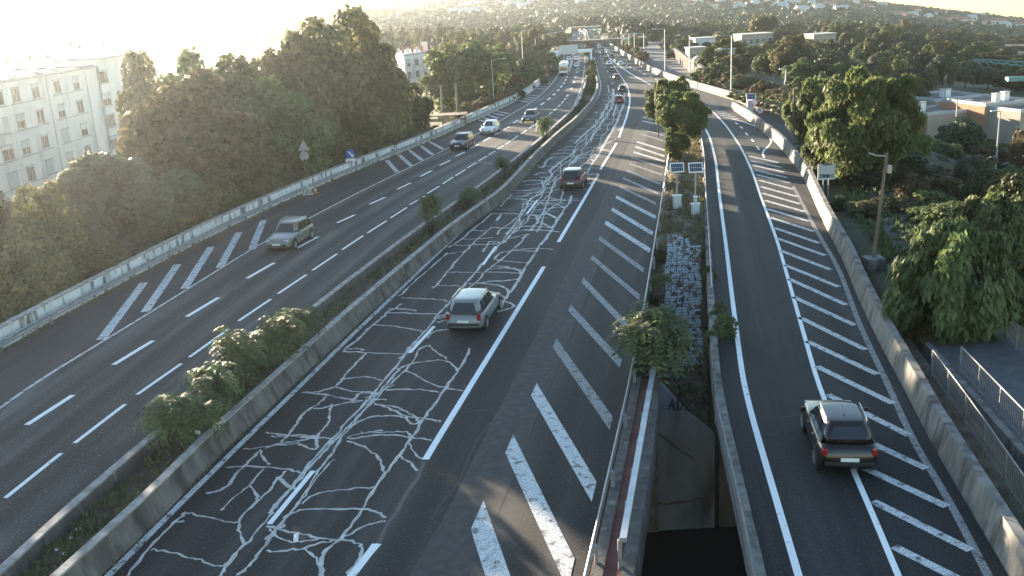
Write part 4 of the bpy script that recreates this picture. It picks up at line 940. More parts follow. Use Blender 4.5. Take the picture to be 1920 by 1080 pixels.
# coach
bx, by = G(1058, 141); rz = heading(c_l1, by + 6, False)
cb = thing('coach', 'white coach with a dark windscreen approaching in the slow lane', 'coach', (bx + .3, by + 4, .005), rz); cb.scale = (.68, .68, .68)
secs = [[(x * s, y, z) for x, z in ((1.1, .35), (1.25, .6), (1.27, 1.4), (1.22, 2.9), (1.05, 3.25), (0, 3.32), (-1.05, 3.25), (-1.22, 2.9), (-1.27, 1.4), (-1.25, .6), (-1.1, .35))] for y, s in ((-5.5, .97), (-5.3, 1), (5.2, 1), (5.5, .96), (5.62, .9))]
b = MB().loft(secs).build('body', M['paint'], cb, fix=True); b.color = (.78, .78, .76, 1)
MB().add([(-1.12, 5.66, 1.25), (1.12, 5.66, 1.25), (1.05, 5.60, 2.75), (-1.05, 5.60, 2.75), (-1.12, 5.5, 1.25), (1.12, 5.5, 1.25), (1.05, 5.4, 2.75), (-1.05, 5.4, 2.75)], [(0, 1, 2, 3), (7, 6, 5, 4), (0, 4, 5, 1), (1, 5, 6, 2), (2, 6, 7, 3), (3, 7, 4, 0)]).build('windscreen', M['carglass'], cb, fix=True)
for sx in (1, -1):
    for i in range(6): MB().box((sx * 1.26, -4.6 + i * 1.7, 1.6), (.06, 1.55, 1.1)).build('side_window', M['carglass'], cb)
    MB().box((sx * .95, 5.6, .7), (.4, .1, .22)).build('headlight', M['headlens'], cb)
    MB().box((sx * 1.45, 5.5, 2.2), (.2, .15, .5)).build('mirror', M['black'], cb)
    for y in (-3.4, 3.3): MB().tube([(sx * 1.02, y, .5), (sx * 1.29, y, .5)], .5, 14).build('wheel', M['tyre'], cb)
MB().box((0, 5.62, .35), (2.1, .12, .25)).build('bumper', M['black'], cb)
# parked cars by the houses
for i, (px_, py_, Yp, c_, l_) in enumerate([(1880, 290, 100, WHT, 'white car parked at the foot of the flat-roofed houses'), (1916, 297, 97, SILV, 'silver car parked at the right border below the houses')]):
    p = at(px_, py_, Yp); place_car('hatch', (p.x, p.y, ground_z(p.x, p.y) + .02), R(60), c_, l_)

# ------------------------------------------------------------------ street furniture
def lamp(label, base, top_px, Y=None, z0=0.0, arm=1.6, armdir=(-1, 0), group='tall roadside lamp posts', mat=None):
    x, y = (G(*base) if Y is None else at(base[0], base[1], Y)[:2])
    if Y is not None: z0 = at(base[0], base[1], Y).z
    zt = at(top_px[0], top_px[1], y).z
    t = thing('lamp_post', label, 'lamp post', (x, y, z0 if Y is not None else ground_z(x, y)), 0, group)
    h = zt - t.location.z
    MB().tube([(0, 0, -.2), (0, 0, .25), (0, 0, h)], [.12, .10, .06], 8).build('pole', mat or M['lamp_grey'], t)
    a = Vector((armdir[0], armdir[1], 0)).normalized()
    MB().tube([(0, 0, h - .06), tuple(a * arm * .6 + Vector((0, 0, h + .05))), tuple(a * arm + Vector((0, 0, h + .06)))], .045, 6).build('arm', mat or M['lamp_grey'], t)
    MB().box(tuple(a * (arm + .25) + Vector((0, 0, h + .02))), (.62, .26, .11), math.atan2(a.y, a.x)).build('lamp_head', M['cabinet'], t, bevel=.02)
    MB().box((0, 0, -.15), (.34, .34, .3)).build('base', M['concrete'], t)
    return t
lamp('lamp post beside the parapet just right of the plane tree', (926, 190), (923, 112), armdir=(1, 0))
lamp('tall lamp post behind the left shrubs, second from the plane tree', (982, 143), (980, 58), armdir=(1, 0))
for b_, t_ in (((1006, 126), (1005, 72)), ((1020, 112), (1018, 65)), ((1030, 104), (1029, 62)), ((1036, 98), (1035, 62)), ((1043, 94), (1042, 60))):
    lamp('grey lamp post in the far row left of the gantry', b_, t_, armdir=(1, 0), group='far lamp posts on the left')
lamp('lamp post left of the side road beside the barrier', (1208, 118), (1206, 62))
lamp('lamp post rising left of the island tree behind the far barrier', (1247, 139), (1245, 54))
lamp('lamp post between the side road and the tall fence', (1293, 134), (1290, 66))
lamp('tall pale lamp post in front of the hedge right of the island tree', (1371, 176), (1369, 66), mat=M['signback'])
for b_, t_ in (((1167, 98), (1166, 62)), ((1180, 100), (1179, 62)), ((1190, 104), (1189, 62))):
    lamp('grey lamp post in the far row right of the overbridge', b_, t_, group='far lamp posts on the right')
lamp('slim lamp post in front of the beige terraced houses', (1790, 262), (1794, 186), Y=106, arm=.5)
lamp('white street lamp with a round head before the right-hand houses', (1866, 320), (1874, 209), Y=92, arm=.35)
lamp('short street lamp inside the wood above the hedge', (1473, 155), (1472, 130), Y=128, arm=.3)

def pole(label, base, top, z0, wire=False, text=None):
    x, y = G(base[0], base[1], z0); tp = at(top[0], top[1], y)
    t = thing('wooden_pole', label, 'pole', (x, y, z0 - .2))
    MB().box((0, 0, -.6), (.95, .95, 1.5)).build('concrete_block', M['concrete'], t, bevel=.03)
    MB().tube([(0, 0, .9), ((tp.x - x) * .5, 0, (tp.z - z0) * .5 + .5), (tp.x - x, 0, tp.z - z0 + .2)], [.10, .085, .07], 9).build('shaft', M['rust'], t)
    MB().box((tp.x - x + .16, -.02, tp.z - z0 - .8), (.18, .2, .38)).build('junction_box', M['signback'], t)
    if wire: MB().tube([(tp.x - x, 0, tp.z - z0 + .05), (tp.x - x - .6, -.2, tp.z - z0 + .14), (tp.x - x - 1.0, -.3, tp.z - z0 + .3)], .03, 5).build('bracket', M['signback'], t)
    if text: scribble(t, text, (-.42, -.48, .28), (1, 0, 0), (0, 0, 1), .17, .014, M['ink'])
    return t
TXT = [[(0, 0), (.0, 1), (.6, 1)], [(0, .55), (.5, .55)], [(0, 0), (.6, 0)], [(1.5, 1), (.95, .8), (1.5, .35), (.9, .0)], [(1.7, 1), (2.5, 1)], [(2.1, 1), (2.1, 0)], [(2.8, 0), (2.8, 1), (3.3, .8), (2.8, .5), (3.4, 0)], [(.2, 1.9), (1.0, 1.6), (1.8, 2.0), (2.6, 1.6)]]
pole('rust-brown pole in a graffitied concrete block beside the big bush', (1637, 507), (1663, 287), -.2, True, TXT)
pole('rust-brown pole in a plain concrete block behind the slip road wall', (1487, 289), (1489, 167), -.1)

def solar(label, base, panel_c, pw, ph, cab, zb=.05):
    x, y = G(base[0], base[1], zb); pc = at(panel_c[0], panel_c[1], y)
    t = thing('solar_mast', label, 'solar panel', (x, y, zb - .1)); hz = pc.z - zb + .1; dx = pc.x - x
    MB().tube([(0, 0, 0), (dx, 0, hz - .1)], .06, 8).build('post', M['signback'], t)
    til = R(-24)
    def tilt(mb):
        ca, sa = math.cos(til), math.sin(til)
        mb.v = [(a + dx, b * ca - c * sa - .06, b * sa + c * ca + hz) for a, b, c in mb.v]; return mb
    # panel tilted towards the camera side: local plane x-z, thin along y
    fr = tilt(MB().box((0, 0, -ph / 2), (pw, .05, ph))); f = fr.build('panel_frame', M['signwhite'], t)
    n = 6
    for i in range(n):
        for j in range(2):
            tilt(MB().box((-pw / 2 + .06 + (pw - .12) * (i + .5) / n, -.03, -ph / 2 + .06 + (ph - .12) * j / 2 + .008), ((pw - .12) / n - .012, .012, (ph - .12) / 2 - .016))).build('solar_cell', M['panelblue'], f)
    for cx, cz, cw, chh in cab:
        c = MB().box((cx, -.16, cz), (cw, .30, chh)).build('cabinet', M['cabinet'], t, bevel=.015)
        MB().box((cx, -.318, cz + .05), (cw - .12, .014, chh - .1)).build('cabinet_door', M['shutter'], c)
        MB().box((cx, -.16, cz + chh + .001), (cw + .06, .36, .05)).build('cabinet_roof', M['signwhite'], c)
    return t
solar('left of two blue solar panels on a post with a grey cabinet, on the island', (1269, 392), (1269, 314), .92, .66, [(0, .10, .55, .95)])
solar('right of two blue solar panels on a post with low cabinets, on the island', (1303, 404), (1304, 314), .92, .66, [(0, .05, .52, .85), (0, 1.0, .2, .35)])
solar('small solar panel above a white cabinet beside the round signs', (1406, 212), (1408, 181), 1.1, .75, [(0, .3, .75, 1.25)], zb=.05)
# graffitied back of a road sign with its own solar panel
x, y = G(1548, 371, -.1)
t = thing('road_sign', 'grey back of a rectangular road sign scrawled with graffiti, solar panel on top', 'road sign', (x, y, -.15))
pc = at(1550, 322, y); hz = pc.z + .15; mw = 33 / pxm(y); mh = 30 / pxm(y)
for sx in (-.18, .18): MB().tube([(sx, .06, 0), (sx, .06, hz + .4)], .045, 7).build('post', M['signback'], t)
MB().box((0, 0, hz - mh / 2), (mw, .06, mh)).build('sign_plate', M['cabinet'], t, bevel=.01)
MB().box((0, -.045, hz - mh / 2 + .02), (mw - .08, .02, .04)).build('rim', M['signwhite'], t)
scribble(t, [[(0, 1), (.5, 1)], [(.25, 1), (.25, 0)], [(.7, 1), (1.1, 1)], [(.9, 1), (.9, 0)], [(1.3, 0), (1.3, 1), (1.65, .8), (1.3, .5), (1.7, 0)], [(1.9, 1), (1.9, .1), (2.3, 0), (2.3, 1)], [(2.5, 0), (2.5, 1), (2.9, .7), (2.5, .5), (2.9, .2), (2.5, 0)], [(3.1, 1), (3.1, 0), (3.5, 0)], [(4.2, .9), (3.7, .7), (3.8, .1), (4.3, .1)]], (-.47, -.04, hz - .38), (1, 0, -.02), (0, 0, 1), .22, .022, M['ink'])
MB().box((0, 0, hz + .5), (.6, .45, .05), .3).build('solar_panel', M['panelblue'], t)
# round signs near the solar cabinet
def round_sign(label, base, ctr, rad, rim, face, glyph=None, z0=0.0, back=False):
    x, y = G(base[0], base[1], z0); pc = at(ctr[0], ctr[1], y)
    t = thing('round_sign', label, 'road sign', (x, y, z0 - .1)); hz = pc.z - z0 + .1
    MB().tube([(0, .04, 0), (pc.x - x, .04, hz + rad * .6)], .035, 7).build('post', M['signback'], t)
    d = lambda r_, y0, y1: MB().loft([[(pc.x - x + math.cos(2 * math.pi * k / 22) * r_, yy, hz + math.sin(2 * math.pi * k / 22) * r_) for k in range(22)] for yy in (y0, y1)])
    p = d(rad, -.02, .02).build('disc', rim, t, fix=True)
    if face: d(rad * .76, -.028, -.021).build('face', face, p, fix=True)
    if glyph: scribble(p, glyph, (pc.x - x - rad * .45, -.028, hz - rad * .4), (1, 0, 0), (0, 0, 1), rad * .8, rad * .09, M['ink'])
    return t
round_sign('round red-rimmed sign with a black mark at the road fork', (1425, 219), (1425, 207), .42, M['signred'], M['signwhite'], [[(0, 0), (.2, 1), (.7, .9), (.5, .45), (1, 0)], [(.1, .5), (1, 1)]], z0=0.0)
round_sign('small red round sign beside the white solar cabinet', (1416, 214), (1415, 192), .36, M['signred'], M['signwhite'], [[(0, 0), (1, 1)]], z0=0.0)
# triangular sign with a round one below, both seen from behind, by the left parapet
x, y = G(577, 352); pt = at(568, 262, y)
x = x - .2
t = thing('warning_sign', 'grey backs of a triangular and a round sign on one post by the left parapet', 'road sign', (x, y, -.02))
hz = pt.z; dx = pt.x - x
MB().tube([(0, 0, 0), (dx, 0, hz)], .05, 8).build('post', M['signback'], t)
tr = [(-.48, 0), (.48, 0), (0, .85)]
MB().loft([[(dx + a, yy, hz - .85 + b) for a, b in tr] for yy in (-.08, -.055)]).build('triangle_plate', M['signback'], t, fix=True)
MB().loft([[(dx * .85 + math.cos(2 * math.pi * k / 20) * .38, yy, hz - 1.32 + math.sin(2 * math.pi * k / 20) * .38) for k in range(20)] for yy in (-.08, -.055)]).build('disc', M['signback'], t, fix=True)
# trestle and cone at the foot of it
x, y = G(578, 366)
t = thing('trestle_sign', 'small folding triangular sign standing at the foot of the post', 'road sign', (x, y, .005))
for a, b in (((-.4, 0, 0), (0, 0, .8)), ((.4, 0, 0), (0, 0, .8)), ((0, .4, 0), (0, 0, .8)), ((-.4, 0, .05), (.4, 0, .05))): MB().tube([a, b], .025, 5).build('leg', M['signwhite'], t)
MB().loft([[(a * .7, yy, .12 + b * .7) for a, b in tr] for yy in (-.05, -.03)]).build('plate', M['signback'], t, fix=True)
x, y = G(592, 362)
t = thing('traffic_cone', 'small orange traffic cone next to the folding sign', 'traffic cone', (x, y, .005))
MB().box((0, 0, 0), (.34, .34, .04)).build('base', M['orange'], t)
MB().tube([(0, 0, .04), (0, 0, .5)], [.13, .03], 10).build('cone', M['orange'], t)
MB().tube([(0, 0, .2), (0, 0, .32)], [.098, .070], 10).build('stripe', M['signwhite'], t)
# blue arrow sign on the parapet
x, y = G(660, 325); pc = at(660, 291, y)
t = thing('arrow_sign', 'round blue arrow sign standing just behind the left parapet', 'road sign', (pc.x - .3, y + .9, 0))
MB().tube([(0, .05, -.4), (0, .05, pc.z)], .035, 6).build('post', M['signback'], t)
p = MB().loft([[(math.cos(2 * math.pi * k / 22) * .42, yy, pc.z + math.sin(2 * math.pi * k / 22) * .42) for k in range(22)] for yy in (-.02, .02)]).build('disc', M['signblue'], t, fix=True)
MB().add([(-.22, -.024, pc.z + .2), (-.06, -.024, pc.z + .24), (.22, -.024, pc.z - .12), (.26, -.024, pc.z + .05), (.33, -.024, pc.z - .3), (.0, -.024, pc.z - .25), (.12, -.024, pc.z - .17)], [(0, 1, 2, 6), (2, 3, 4), (4, 5, 6, 2)]).build('arrow', M['signwhite'], p)
t_ = MB().box((0, 0, .9), (.9, .04, .3)).build('plate', M['signwhite'], t)
# number plate sign on the median and scraps of paper
x, y = G(367, 815, .8)
t = thing('kilometre_plate', 'small white plate on a stub post above the median wall by the big sumac', 'road sign', (x, y, .2))
MB().tube([(.1, 0, 0), (.1, 0, .7)], .02, 6).build('post', M['signback'], t)
MB().box((0, 0, .62), (.34, .02, .13), -.15).build('plate', M['signwhite'], t)
scribble(t, [[(0, 0), (0, 1)], [(.4, 0), (.4, 1), (.9, 1), (.9, 0), (.4, 0)], [(1.3, 1), (1.8, 1), (1.4, 0)], [(2.2, 0), (2.2, 1), (2.7, 1), (2.7, 0), (2.2, 0)]], (-.13, -.02, .65), (1, -.15, 0), (0, 0, 1), .08, .006, M['ink'], name='digits')
x, y = G(555, 1010)
mb = MB().add([(-.07, -.22, .02), (.07, -.22, .02), (.08, .2, .06), (-.06, .22, .03), (0, 0, .05)], [(0, 1, 4), (1, 2, 4), (2, 3, 4), (3, 0, 4)])
o = mb.build('paper_scrap', M['litter']); o.location = (x, y, 0); o.rotation_euler = (0, 0, R(10)); tag(o, 'white scrap of paper lying on the sealed cracks near the front', 'litter')
for i, (a, b) in enumerate([(147, 996), (132, 1013), (107, 1034), (119, 1042)]):
    x, y = G(a, b, .25); o = MB().box((0, 0, 0), (.12, .09, .05), i).build('paper_scrap', M['litter']); o.location = (x, y, .30)
    tag(o, 'small white scrap of litter in the median gutter', 'litter', 'litter scraps in the median gutter')

# ------------------------------------------------------------------ gantry, overbridge, far signs
gx0, gy = G(1015, 114); gx1, _ = G(1107, 127)
gy = 214.0
a, b = at(1015, 97, gy), at(1108, 97, gy)
t = thing('gantry', 'white portal gantry spanning the left carriageway with a pale sign panel', 'gantry', (a.x, gy, 0))
zt = (a.z + b.z) / 2; wdt = b.x - a.x
MB().box((wdt / 2, 0, zt - .35), (wdt + .5, .5, .7)).build('beam', M['signwhite'], t, bevel=.04)
for xx in (0, wdt): MB().box((xx, 0, -.3), (.5, .5, zt + .25 - .31), tx=.85, ty=.85).build('leg', M['signwhite'], t, bevel=.03)
MB().box((wdt * .55, -.3, zt - .5), (4.0, .12, 1.9)).build('sign_panel', M['shutter'], t)
yb_ = 292.0
a, b = at(1052, 78, yb_), at(1166, 78, yb_)
t = thing('overbridge', 'dark narrow bridge crossing the motorway in the distance', 'bridge', (a.x, yb_, 0))
wdt = b.x - a.x; zt = at(1110, 78, yb_).z
MB().box((wdt / 2 + 2, 0, zt - .55), (wdt + 10, 5, 1.1)).build('deck', M['concrete_dark'], t)
for sy in (-2.4, 2.4):
    MB().box((wdt / 2 + 2, sy, zt + 1.45), (wdt + 10, .06, .07)).build('rail', M['steel_dull'], t)
    for i in range(18): MB().box((-2 + (wdt + 8) * i / 17, sy, zt + .55), (.06, .06, .9)).build('rail_post', M['steel_dull'], t)
for xx in (-.8, (c_mlt(yb_) + c_mrt(yb_)) / 2 - a.x, wdt - .4): MB().box((xx, 0, -.2), (.9, 4.2, zt - .37)).build('pier', M['concrete'], t)
for lab, px_, Yy, wpx, hpx, mt in (('green overhead direction sign beyond the overbridge, left of two', (1113, 60), 380, 12, 6, 'signgreen'), ('green overhead direction sign beyond the overbridge, right of two', (1131, 60), 380, 11, 6, 'signgreen'), ('pale blue-white sign panel on two legs right of the overbridge', (1175, 75), 270, 12, 8, 'shutter'), ('white sign back beside the left pier of the overbridge', (1059, 70), 296, 11, 8, 'signwhite')):
    p = at(px_[0], px_[1], Yy); s = pxm(Yy); t = thing('overhead_sign', lab, 'road sign', (p.x, p.y, 0))
    MB().box((0, 0, p.z - hpx / s / 2), (wpx / s, .15, hpx / s)).build('panel', M[mt], t)
    for sx in (-1, 1): MB().box((sx * wpx / s * .35, .2, -.3), (.2, .2, p.z + hpx / s / 2)).build('leg', M['steel_dull'], t)
p0, p1 = at(1068, 54, 430), at(1132, 54, 430)
t = thing('toll_canopy', 'long thin toll canopy with teal fascia at the end of the motorway', 'canopy', (p0.x, 430, 0))
wdt = p1.x - p0.x; zt = p0.z
MB().box((wdt / 2, 0, zt), (wdt, 8, .6)).build('roof', M['concrete_dark'], t)
MB().box((wdt * .68, -4.1, zt - .6), (wdt * .5, .15, 1.1)).build('fascia', M['teal'], t)
for i in range(7): MB().box((wdt * (i + .5) / 7, 0, -.2), (.5, 1.5, zt + .19)).build('column', M['concrete'], t)

# tall slatted fence by the side road
cf = Curve([(1262, 108), (1275, 118), (1290, 131), (1305, 141), (1318, 152)], smooth=.015)
ya, yb_ = G(1318, 152)[1], G(1264, 110)[1]
t = thing('tall_fence', 'tall fence of grey concrete posts along the side road below the wood', 'fence', (cf(ya), ya, -.2))
slat = MB().box((0, 0, 0), (.5, .32, 2.5)).mesh('post', M['coping']); pan = MB().box((0, 0, 0), (.08, 1.9, 2.1)).mesh('panel', M['concrete_dark'])
y = ya; i = 0
while y < yb_:
    o = link('post', slat, t); o.location = (cf(y) - cf(ya), y - ya, 0)
    o = link('panel', pan, t); o.location = (cf(y + 1) - cf(ya) + .1, y + 1.05 - ya, .05); o.rotation_euler = (0, 0, -math.atan(cf.slope(y)))
    y += 2.1
# wooden platform below the plane tree
p = at(835, 214, 118)
t = thing('timber_deck', 'weathered timber platform with posts at the foot of the plane tree', 'platform', (p.x, p.y, p.z))
for i in range(7): MB().box((0, -1.2 + i * .4, -.1), (5.2, .36, .1)).build('plank', M['wood'], t)
for xx in (-2.4, 0, 2.4): MB().box((xx, -1.2, -4.2), (.2, .2, 4.1)).build('post', M['wood'], t)
MB().box((0, -1.35, -.7), (5.2, .12, .35)).build('fascia', M['wood'], t)
for i, (xa, xb, yt_, yb2) in enumerate([(799, 801, 165, 208), (827, 828, 160, 206), (855, 857, 157, 206)]):
    pa, pb = at(xa, yt_, 126), at(xb, yb2, 126)
    t = thing('bare_post', ['left', 'middle', 'right'][i] + ' of three pale posts under the plane tree crown', 'post', tuple(pb - Vector((0, 0, 3))))
    MB().tube([(0, 0, 0), (pa.x - pb.x, 0, pa.z - pb.z + 3)], [.17, .13], 8).build('shaft', M['bark_pale'], t)
    MB().box((0, 0, -.1), (.4, .4, .25)).build('foot', M['concrete'], t)
# crane-like teal pipe bridge at the right border
pa, pb = at(1826, 111, 165), at(1925, 126, 155)
t = thing('tower_crane', 'thin teal lattice crane jib reaching in from the right border above the wood', 'crane', (pb.x + 6, pb.y, pb.z - 14))
o_ = Vector((pb.x + 6, pb.y, pb.z - 14)); pa, pb = pa - o_, pb - o_ + Vector((7, 0, 0))
for dz in (0, -.9): MB().tube([pa + Vector((0, 0, dz * .3)), pb + Vector((0, 0, dz))], .10, 6).build('chord', M['teal'], t)
for i in range(12):
    a = pa.lerp(pb, i / 12); b = pa.lerp(pb, (i + 1) / 12) - Vector((0, 0, .8)); MB().tube([a, b], .05, 4).build('lattice', M['teal'], t)
MB().box((0, 0, 0), (1.1, 1.1, 14)).build('mast', M['teal'], t)
pq = at(1905, 152, 155) - o_; MB().box((pq.x, pq.y, pq.z), (3.0, 1.0, .7)).build('cabin', M['teal'], t)

# ------------------------------------------------------------------ vegetation
def leaf_mesh(name, pos, nrm, size, mat, aspect=1.5, tang=None, rng=RNG):
    """one folded rhombus per leaf clump"""
    n = len(pos)
    nrm = nrm / np.maximum(np.linalg.norm(nrm, axis=1, keepdims=True), 1e-6)
    t = rng.normal(size=(n, 3)) if tang is None else tang + rng.normal(size=(n, 3)) * .35
    t -= (t * nrm).sum(1, keepdims=True) * nrm; t /= np.maximum(np.linalg.norm(t, axis=1, keepdims=True), 1e-6)
    b = np.cross(nrm, t); s = np.asarray(size).reshape(-1, 1)
    a, w_ = t * s * aspect * .5, b * s * .5
    v = np.stack([pos - a, pos + w_ - nrm * s * .12 - a * .15, pos + a, pos - w_ - nrm * s * .12 - a * .15], 1).reshape(-1, 3)
    me = bpy.data.meshes.new(name)
    me.vertices.add(4 * n); me.vertices.foreach_set('co', v.astype(np.float32).ravel())
    me.loops.add(4 * n); me.loops.foreach_set('vertex_index', np.arange(4 * n, dtype=np.int32))
    me.polygons.add(n); me.polygons.foreach_set('loop_start', np.arange(0, 4 * n, 4, dtype=np.int32))
    me.polygons.foreach_set('loop_total', np.full(n, 4, np.int32))
    me.update(calc_edges=True); me.materials.append(mat)
    return me
def crown_cloud(n, seed, nlobes=34, low=.12, flat=1.0, lobe=(.20, .36), shape='round'):
    """leaf positions in a unit crown: x,y in -1..1, z in 0..1"""
    r = np.random.default_rng(seed); L = []
    while len(L) < nlobes:
        p = r.uniform(-1, 1, 3); p[2] = r.uniform(low, 1)
        zc = (p[2] - .5) * 2
        if shape == 'round': R_ = max(0, 1 - (zc * .98) ** 2) ** (.85 if zc > 0 else .5)
        elif shape == 'cone': R_ = max(.05, (1 - p[2]) * 1.0) ** .8
        elif shape == 'oval': R_ = .25 + .75 * math.sqrt(max(0, 1 - (zc * .97) ** 2))
        elif shape == 'umbrella': R_ = 1.0 if p[2] > .55 else .45
        else: R_ = 1
        if shape == 'umbrella' and p[2] < .45: continue
        d = math.hypot(p[0], p[1])
        if d > R_ * .86 or (d < R_ * .35 and p[2] < .7): continue
        L.append((p[0], p[1], p[2] * .86 + .06, r.uniform(*lobe)))
    L = np.array(L); w_ = L[:, 3] ** 2; w_ /= w_.sum()
    k = r.choice(len(L), n, p=w_)
    d = r.normal(size=(n, 3)); d /= np.linalg.norm(d, axis=1, keepdims=True)
    d[:, 2] = np.where((d[:, 2] < -.3) & (r.random(n) < .6), -d[:, 2], d[:, 2])
    rad = L[k, 3] * (.55 + .5 * r.random(n) ** .6)
    pos = L[k, :3] + d * rad[:, None] * np.array([1, 1, .5 * flat])
    pos[:, 2] = np.clip(pos[:, 2], .0, 1.05)
    nr = d + r.normal(size=(n, 3)) * .55 + np.array([0, 0, .25])
    return pos, nr, L
def trunk_mesh(name, L, mat, seed, bare=.18, thick=.035, forks=9):
    r = random.Random(seed); mb = MB()
    mb.tube([(0, 0, -.06), (.01, .0, .1), (.02, .01, .35), (.0, .02, .62), (.01, 0, .8)], [thick * 1.4, thick, thick * .8, thick * .5, thick * .22], 7)
    for i in range(forks):
        l = L[r.randrange(len(L))]; z0 = r.uniform(bare, .6)
        e = Vector((l[0] * .85, l[1] * .85, l[2])); s = Vector((0.01, 0.01, z0)); m_ = s.lerp(e, .5) + Vector((0, 0, .05))
        mb.tube([s, m_, e], [thick * .5, thick * .32, thick * .1], 5)
    return mb.mesh(name, mat)
KIND = {}
def kind(key, n, leaf, mat, seed, aspect=1.5, bark='bark', size=8.0, updir=None, **kw):
    """prototype with unit crown; leaf size given for a tree of `size` metres across"""
    pos, nr, L = crown_cloud(n, seed, **kw)
    tang = None
    r = np.random.default_rng(seed + 1)
    if updir == 'up': tang = pos * np.array([.5, .5, 0]) + np.array([0, 0, 1.2]); nr = np.stack([pos[:, 0], pos[:, 1], np.zeros(n)], 1) + r.normal(size=(n, 3)) * .5
    if updir == 'down': tang = np.stack([pos[:, 0] * .4, pos[:, 1] * .4, -np.ones(n)], 1); nr = np.stack([pos[:, 0], pos[:, 1], np.full(n, .4)], 1) + r.normal(size=(n, 3)) * .4
    # bake roughly metric proportions so that leaves stay undistorted: half-width size/2, height size*1.2
    P_ = pos * np.array([size / 2, size / 2, size * 1.15])
    sz = leaf * r.uniform(.55, 1.35, n)
    me = leaf_mesh('crown', P_, nr, sz, M[mat], aspect, tang, r)
    tm = trunk_mesh('trunk', L * np.array([1, 1, 1, 1]), M[bark], seed)
    tm.transform(Matrix.Diagonal((size / 2, size / 2, size * 1.15, 1)))
    KIND[key] = (me, tm, size)
kind('olive', 16000, .30, 'leaf_olive', 1, nlobes=70, lobe=(.16, .30), size=9)
kind('olive2', 16000, .30, 'leaf_olive', 21, nlobes=60, lobe=(.16, .32), size=9)
kind('mid', 13000, .31, 'leaf_mid', 2, nlobes=46, lobe=(.16, .30), size=9)
kind('mid2', 12000, .32, 'leaf_mid', 22, nlobes=56, lobe=(.16, .30), size=9)
kind('plane', 11000, .32, 'leaf_bright', 3, nlobes=70, lobe=(.14, .26), size=9)
kind('upright', 22000, .19, 'leaf_bright', 4, aspect=2.8, updir='up', nlobes=80, lobe=(.12, .24), size=8, low=.02)
kind('willow', 16000, .15, 'leaf_mid', 5, aspect=2.6, updir='down', nlobes=60, lobe=(.16, .30), size=5, low=.0)
kind('dark', 6500, .40, 'leaf_dark', 6, nlobes=40, lobe=(.16, .30), size=9)
kind('cedar', 7000, .40, 'leaf_dark', 7, nlobes=60, lobe=(.14, .24), flat=.35, size=9, shape='cone')
kind('pine', 6000, .34, 'leaf_olive', 8, nlobes=26, lobe=(.2, .34), size=9, shape='umbrella')
kind('rust', 5000, .34, 'leaf_rust', 9, nlobes=40, lobe=(.16, .30), size=8)
kind('grey', 14000, .28, 'leaf_grey', 10, nlobes=40, lobe=(.16, .30), size=8)
kind('shrub', 4000, .20, 'leaf_mid', 12, nlobes=34, lobe=(.2, .36), size=4, low=.0)
kind('shrub_o', 4000, .20, 'leaf_olive', 13, nlobes=34, lobe=(.2, .36), size=4, low=.0)
kind('shrub_r', 3500, .20, 'leaf_rust', 14, nlobes=30, lobe=(.2, .36), size=4, low=.0)
rt = random.Random(17)
ORDS = 'first second third fourth fifth sixth seventh eighth ninth tenth eleventh twelfth thirteenth fourteenth'.split()
def plant_tree(key, x, y, z0, width, height, label, group=None, name='tree', cat='tree', lift=0.0):
    me, tm, s = KIND[key]
    t = thing(name, label, cat, (x, y, z0), rt.uniform(0, 6.28), group)
    sx, sz = width / s, height / (s * 1.15)
    c = link('crown' if cat == 'tree' else 'foliage', me, t); c.scale = (sx, sx * rt.uniform(.9, 1.1), sz * (1 - lift)); c.location = (0, 0, height * lift)
    k = link('trunk' if cat == 'tree' else 'stem', tm, t); k.scale = (sx, sx, sz)
    return t
def tree_px(key, cx, top, hw, Y, label, group=None, zb=None, name='tree', cat='tree', lift=.08, bot=None):
    if cx < 800:
        while at(cx, top, Y).x + hw / pxm(Y) * 1.0 > c_wall(Y) - .7 and Y < 140: Y += .5
        if zb is not None: zb = at(cx, top, Y).z - max(2.5, 2 * hw / pxm(Y))
    p = at(cx, top, Y); z0 = ground_z(p.x, Y) if zb is None else zb
    if bot is not None: z0 = at(cx, bot, Y).z
    return plant_tree(key, p.x, Y, z0, 2.2 * hw / pxm(Y), max(1.0, p.z - z0), label, group, name, cat, lift)
CN = {'mid': 'mid-green', 'mid2': 'tall mid-green', 'olive': 'olive', 'olive2': 'tall olive', 'pine': 'flat-topped', 'dark': 'dark green', 'grey': 'grey-green'}
def wood_label(k, row, rows, x, marks, wood):
    return CN[k] + ' tree in the ' + rows[row] + ' ' + wood + ' row, ' + next(m for lim, m in marks if x < lim)
# left belt between the parapet and the apartment block
tree_px('olive', 620, -2, 112, 92, 'tallest olive-green tree on the left, rising above the skyline')
tree_px('mid', 545, 45, 85, 100, 'tree just left of the tallest left tree, slightly lower')
tree_px('olive', 672, 88, 58, 99, 'rounded tree on the right shoulder of the tallest left tree', lift=.02)
tree_px('olive', 330, 118, 135, 72, 'broad hazy tree in front of the apartment block end')
tree_px('olive2', 262, 96, 62, 90, 'tree hiding the right end of the apartment block')
tree_px('mid', 430, 84, 92, 88, 'tree in the gap between the apartment block and the tallest tree')
tree_px('mid2', 500, 150, 100, 78, 'mid-height leafy tree behind the triangular sign', lift=.02)
tree_px('grey', 205, 268, 130, 60, 'wide low tree in front of the apartment block windows', lift=.02)
tree_px('olive2', 420, 225, 120, 68, 'dense low tree left of the triangular sign', lift=.0)
tree_px('plane', 570, 205, 100, 86, 'dense low tree directly behind the triangular sign', lift=.0)
tree_px('mid2', 752, 142, 52, 108, 'shaggy tree below the small white block, left of the timber deck', lift=.02)
tree_px('olive2', 75, 345, 80, 54, 'leafy tree at the left border before the apartment block', lift=.0)
